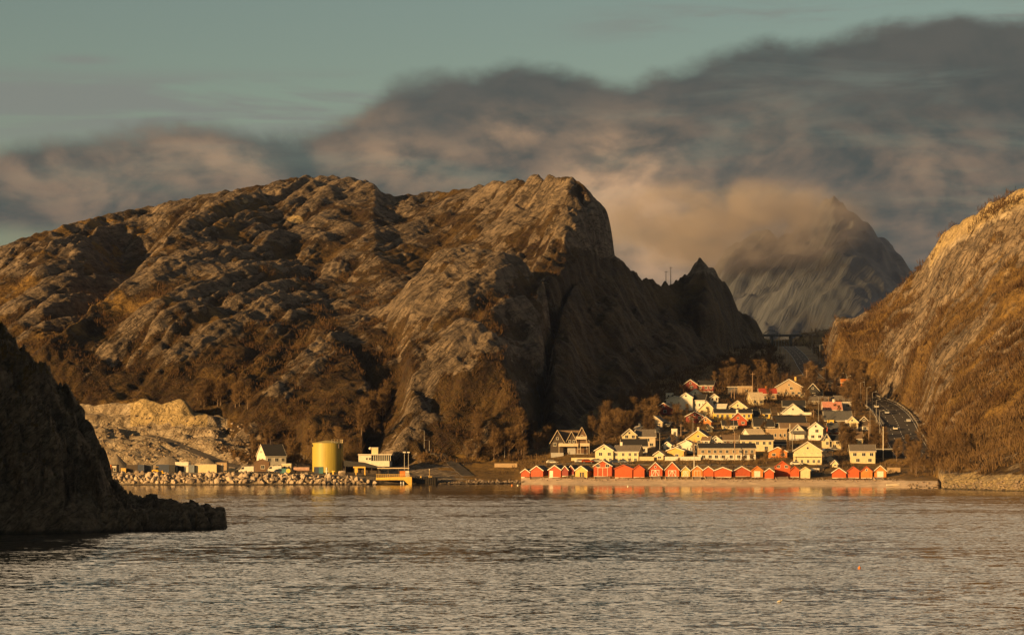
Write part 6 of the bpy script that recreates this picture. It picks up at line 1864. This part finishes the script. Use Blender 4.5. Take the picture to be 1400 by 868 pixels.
def tree_at(P, h, label, group, rng):
    k = rng.randrange(6); s = h / 8.0
    root, kids = PROTOS[k]
    sc = (s * rng.uniform(0.85, 1.25), s * rng.uniform(0.85, 1.25), s)
    if not _pused[k]:
        _pused[k] = True; root.location = P; root.scale = sc; root.rotation_euler = (0, 0, rng.uniform(0, 6.28)); root['label'] = label; root['group'] = group
    else:
        dup(root, kids, P, rng.uniform(0, 6.28), sc, label, group)


def woods():
    rng = random.Random(17)
    def grove(n, px0, px1, py0, py1, h0, h1, label, group, ymin=700, cond=None):
        for _ in range(n):
            for _try in range(20):
                px = rng.uniform(px0, px1); py = rng.uniform(py0, py1)
                if cond is None or cond(px, py): break
            P = on_ground(px, py, ymin)
            tree_at(P, rng.uniform(h0, h1), label, group, rng)
    grove(34, 806, 892, 572, 606, 6, 10, 'bare golden brown birch in the wood behind the chalet and the cream houses', 'birches of the wood behind the chalet')
    grove(16, 845, 905, 552, 578, 6, 9, 'bare birch on the upper edge of the wood, left of the shaded houses', 'birches above the wood')
    grove(26, 972, 1062, 510, 532, 6, 9, 'bare brown birch in the copse above the tan box building', 'birches of the upper copse')
    grove(12, 1010, 1060, 492, 510, 5, 8, 'bare birch high in the copse, near the pass', 'birches near the pass')
    grove(22, 1100, 1200, 515, 548, 6, 10, 'bare golden birch between the grey row houses and the road bend', 'birches below the road bend')
    grove(10, 1158, 1192, 548, 572, 7, 10, 'bare birch behind the dark house with the outlined gable', 'birches by the retaining wall')
    grove(8, 1150, 1168, 606, 622, 6, 9, 'bare thin birch in front of the cream house with long brown roof', 'birches by the parking')
    grove(10, 1185, 1225, 598, 622, 5, 8, 'bare birch beside the flagpole and the lower road', 'birches by the flagpole')
    grove(22, 1225, 1330, 612, 652, 5, 9, 'bare golden birch on the shore slope right of the road', 'birches of the right shore')
    grove(14, 1086, 1200, 432, 452, 5, 9, 'dark bare tree in the line against the far mountain', 'trees on the pass', 1380)
    grove(16, 640, 715, 590, 632, 6, 10, 'bare tree in the dark wood at the cliff foot, left of the boathouses', 'trees at the cliff foot')
    grove(12, 715, 760, 600, 630, 5, 8, 'bare bush like birch above the first red boathouses', 'birches above the first boathouses')
    grove(16, 490, 530, 560, 596, 7, 11, 'bare reddish birch in the gully above the ferry terminal', 'birches in the gully')
    grove(14, 265, 345, 549, 562, 6, 9, 'bare slender birch in the line on top of the quarry face', 'birches above the quarry')
    grove(3, 398, 410, 636, 640, 8, 10, 'bare bright birch between the white quay house and the yellow tank', 'birches by the tank', 800)
    grove(10, 330, 470, 600, 622, 4, 7, 'bare low birch on the bank behind the white quay house', 'birches behind the quay house', 800)
    grove(46, 862, 1185, 556, 640, 2.6, 5, 'small bare garden tree among the village houses', 'garden trees between the houses')
    for a, b, h, lb in ((1051, 549, 8, 'round bare reddish tree beside the bright red tiled roof'), (926.5, 582, 8, 'round bare reddish tree below the shaded white houses'), (946, 594, 7, 'round bare reddish bush tree before the dark red house'),
                        (1104, 556, 7, 'round bare dark tree right of the white pointed gable'), (826, 610, 9, 'single pale birch rising behind the long cream house'), (1110, 597, 7, 'small dark bare tree before the grey white blunt gable'), (995, 588, 5, 'small bare tree by the dark roofed low cottage'), (1145, 562, 4, 'little bare tree in front of the pink roof')):
        tree_at(on_ground(a, b, 700), h, lb, 'single garden trees', rng)


woods()


def undergrowth():
    """low scrub over the slopes, many thousand stems"""
    rng = np.random.default_rng(23)
    def scrub(name, n, cond, h0, h1, per, mat, pxr, seed):
        """n bushes of upright stems where cond(px, H, veg) holds"""
        pi = rng.integers(int((pxr[0] - PX[0]) / 1.6), int((pxr[1] - PX[0]) / 1.6), n * 6); yj = rng.integers(0, len(YY) - 1, n * 6)
        ok = cond(PG[pi, yj], HG[pi, yj], pi, yj)
        pi, yj = pi[ok][:n], yj[ok][:n]
        n = len(pi)
        cx = XG[pi, yj] + rng.uniform(-0.6, 0.6, n); cy = YG[pi, yj] + rng.uniform(-0.5, 0.5, n); cz = HG[pi, yj]
        hh = rng.uniform(h0, h1, n) * (0.6 + 0.8 * rng.random(n))
        m = n * per
        bx = np.repeat(cx, per); by = np.repeat(cy, per); bz = np.repeat(cz, per); bh = np.repeat(hh, per)
        a = rng.uniform(0, 2 * np.pi, m); r = np.sqrt(rng.random(m)) * bh * 0.55
        x = bx + r * np.cos(a); y = by + r * np.sin(a); z = bz + bh * rng.uniform(-0.05, 0.55, m) * (1 - 0.5 * (r / (bh * 0.55)) ** 2)
        L = bh * rng.uniform(0.25, 0.55, m); w = rng.uniform(0.03, 0.10, m) * (0.7 + 0.2 * bh)
        tx = 0.5 * np.cos(a) * rng.random(m) + rng.normal(0, 0.25, m); ty = 0.5 * np.sin(a) * rng.random(m) + rng.normal(0, 0.25, m)
        b = rng.uniform(0, np.pi, m); wx, wy = w * np.cos(b), w * np.sin(b)
        co = np.empty((m, 4, 3), np.float32)
        co[:, 0] = np.stack([x - wx, y - wy, z], -1); co[:, 1] = np.stack([x + wx, y + wy, z], -1)
        qx, qy, qz = x + tx * L, y + ty * L, z + L
        co[:, 2] = np.stack([qx + wx * 0.5, qy + wy * 0.5, qz], -1); co[:, 3] = np.stack([qx - wx * 0.5, qy - wy * 0.5, qz], -1)
        me = bpy.data.meshes.new(name)
        me.vertices.add(m * 4); me.vertices.foreach_set('co', co.ravel())
        me.loops.add(m * 4); me.loops.foreach_set('vertex_index', np.arange(m * 4, dtype=np.int32))
        me.polygons.add(m); me.polygons.foreach_set('loop_start', np.arange(0, m * 4, 4, dtype=np.int32)); me.polygons.foreach_set('loop_total', np.full(m, 4, np.int32))
        me.update(calc_edges=True); me.materials.append(mat)
        ob = bpy.data.objects.new(name, me); COL.objects.link(ob); ob['kind'] = 'stuff'
    V = LAND['veg']; nz = fbm(XG / 22, YG / 22, 3, 91)
    scrub('hill_undergrowth', 5200, lambda p, h, i, j: (WHICH[i, j] == 0) & (V[i, j] > 0.6) & (nz[i, j] > 0.0) & (h < 95) & (p < 760), 1.2, 3.2, 14, SHRUB, (-60, 770), 1)
    scrub('slope_undergrowth', 6500, lambda p, h, i, j: (WHICH[i, j] == 1) & (V[i, j] > 0.5) & (nz[i, j] > -0.08) & (h > 4) & (ROAD_DIST[i, j] > 10), 1.5, 4.0, 16, TWIG, (1100, 1440), 2)
    scrub('slope_scrub', 4200, lambda p, h, i, j: (WHICH[i, j] == 1) & (nz[i, j] < 0.02) & (BIG_E[i, j] > -0.05) & (h > 6) & (ROAD_DIST[i, j] > 10), 1.6, 4.2, 16, SHRUB, (1100, 1440), 6)
    scrub('village_undergrowth', 4200, lambda p, h, i, j: (WHICH[i, j] == 3) & (h > 3.0) & (h < 62) & (nz[i, j] > -0.12) & (ROAD_DIST[i, j] > 10), 0.7, 2.0, 14, TWIG, (690, 1290), 3)
    scrub('bank_undergrowth', 1400, lambda p, h, i, j: (WHICH[i, j] == 2) & (h > 5.2) & (V[i, j] > 0.5), 1.0, 3.0, 14, SHRUB, (290, 700), 4)
    scrub('valley_undergrowth', 2500, lambda p, h, i, j: (WHICH[i, j] == 3) & (h > 30) & (ROAD_DIST[i, j] > 10), 1.5, 4.0, 14, SHRUB, (880, 1240), 5)


undergrowth()


# ------------------------------------------------------------------ small things on the water and beach
def small_things():
    def buoy(label, px, py, col, r):
        Y = FPX * CAM_H / (py - HORIZON); x = (px - 700) * Y / FPX
        t = thing('buoy', label, 'buoy', (x, Y, 0))
        bm = bmesh.new(); bmesh.ops.create_uvsphere(bm, u_segments=14, v_segments=10, radius=r); me = bpy.data.meshes.new('float'); bm.to_mesh(me); bm.free(); me.materials.append(principled('buoy_' + col, PAINT[col], 0.4))
        b = bpy.data.objects.new('float', me); COL.objects.link(b); b.parent = t; b.location = (0, 0, r * 0.45)
        MB().tube((0, 0, r * 1.3), (0, 0, r * 1.9), r * 0.2, n=8).build('eye', principled('buoy_' + col, PAINT[col], 0.4), t)
    buoy('orange mooring buoy off the left end of the beach', 700, 664, 'orange', 0.35)
    buoy('white mooring buoy just right of the orange one near the beach', 708, 664, 'white', 0.3)
    buoy('white mooring buoy before the big red two storey boathouse', 858.5, 665.5, 'white', 0.3)
    buoy('orange buoy alone on the open water at the right', 1175, 777, 'orange', 0.16)
    # gull on the water
    px, py = 1066, 823; Y = FPX * CAM_H / (py - HORIZON); x = (px - 700) * Y / FPX
    V = bmesh.new()
    me = bpy.data.meshes.new('seagull')
    ring = [(-0.30, 0.02, 0.05), (-0.20, 0.07, 0.08), (-0.05, 0.11, 0.09), (0.10, 0.10, 0.10), (0.18, 0.06, 0.15), (0.22, 0.045, 0.22), (0.27, 0.045, 0.235), (0.31, 0.02, 0.225), (0.37, 0.006, 0.215)]
    rows = []
    for cx, r, cz in ring: rows.append([V.verts.new((cx, r * math.cos(a), cz + r * math.sin(a))) for a in np.linspace(0, 2 * math.pi, 10, endpoint=False)])
    for a, b in zip(rows[:-1], rows[1:]):
        for k in range(10): V.faces.new((a[k], a[(k + 1) % 10], b[(k + 1) % 10], b[k]))
    V.faces.new(rows[0][::-1]); V.faces.new(rows[-1])
    bmesh.ops.recalc_face_normals(V, faces=V.faces); V.to_mesh(me); V.free(); me.materials.append(paint('white', False))
    g = bpy.data.objects.new('seagull', me); COL.objects.link(g); g.location = (x, Y, 0); g.scale = (0.85, 0.85, 0.85); g.rotation_euler = (0, 0, 0.5)
    tag(g, 'white gull floating alone on the open water', 'gull')
    # rowing boat at the water edge
    P = on_ground(1221, 664.8, 700)
    t = thing('rowing_boat', 'small pale rowing boat at the water edge near the right rocks', 'boat', P + Vector((0, 0, 0.05)), math.radians(8))
    n = 9; vs = []; fs = []
    for i in range(n):
        u = i / (n - 1); xx = -2.1 + 4.2 * u; w = 0.75 * math.sin(math.pi * (0.15 + 0.85 * (1 - u)) / 1.15) if u > 0.15 else 0.55
        w = max(w, 0.03); sh = 0.55 + 0.25 * u * u
        vs += [(xx, -w, sh), (xx, -w * 0.6, 0.05 + 0.1 * u), (xx, w * 0.6, 0.05 + 0.1 * u), (xx, w, sh)]
    for i in range(n - 1):
        for e in range(3): fs.append((i * 4 + e, i * 4 + e + 1, i * 4 + 5 + e, i * 4 + 4 + e))
    fs.append((0, 1, 2, 3))
    MB().poly(vs, fs).build('hull', paint('white', False), t)
    for xx in (-0.9, 0.4): MB().box(xx - 0.12, xx + 0.12, -0.55, 0.55, 0.38, 0.42).build('thwart', paint('brown', False), t)
    # upturned boat beside the cream boathouse
    P = on_ground(1111, 644, 740)
    t = thing('upturned_boat', 'upturned grey white boat behind the cream boathouse', 'boat', P, math.radians(-12))
    vs = []; fs = []
    for i in range(n):
        u = i / (n - 1); xx = -2.4 + 4.8 * u; w = max(0.95 * math.sin(math.pi * min(1, 0.25 + 0.75 * (1 - u))), 0.05)
        vs += [(xx, -w, 0.1), (xx, -w * 0.7, 0.9), (xx, w * 0.7, 0.9), (xx, w, 0.1)]
    for i in range(n - 1):
        for e in range(3): fs.append((i * 4 + e, i * 4 + e + 1, i * 4 + 5 + e, i * 4 + 4 + e))
    fs += [(0, 1, 2, 3)]
    MB().poly(vs, fs).build('hull', paint('pale', False), t); MB().box(-2.3, 2.2, -0.05, 0.05, 0.903, 1.0).build('keel', paint('brown', False), t)
    # slipways before the boathouses
    sm = principled('slip_timber', (0.30, 0.23, 0.16), 0.9, 0.25, 1.4)
    for px, w, lb in ((733, 16, 'pale timber slipway before the second red boathouse'), (790, 17, 'broad pale slipway before the yellow boathouse'), (824, 20, 'pale slipway before the two storey red boathouse'), (897, 12, 'pale slipway before the boathouse with the round loft opening'),
                      (919, 16, 'ochre tinted slipway before the tallest braced door boathouse'), (953, 10, 'pale slipway before the orange boathouse with red doors'), (970, 9, 'pale slipway before the bright red wedged boathouse'), (1070, 16, 'pale slipway before the tall bright red boathouse'), (1203, 11, 'pale slipway before the boathouse with large white door')):
        P = on_ground(px, 655.6 + (px > 1100) * 1.2, 700); s = P.y / FPX; hw = w * s / 2
        t = thing('slipway', lb, 'slipway', P, 0, 'slipways of the boathouses')
        MB().prism([(0, 0.0), (4.5, 0.0), (4.5, 0.95), (0, 0.12)], -hw, hw, 'x').build('ramp', sm, t)
        for e in (-hw, hw - 0.15): MB().prism([(-0.1, 0.0), (4.6, 0.0), (4.6, 1.12), (-0.1, 0.26)], e + (0.152 if e > 0 else -0.152), e + (0.15 + 0.152 if e > 0 else 0.15 - 0.152), 'x').build('side_beam', sm, t)


small_things()
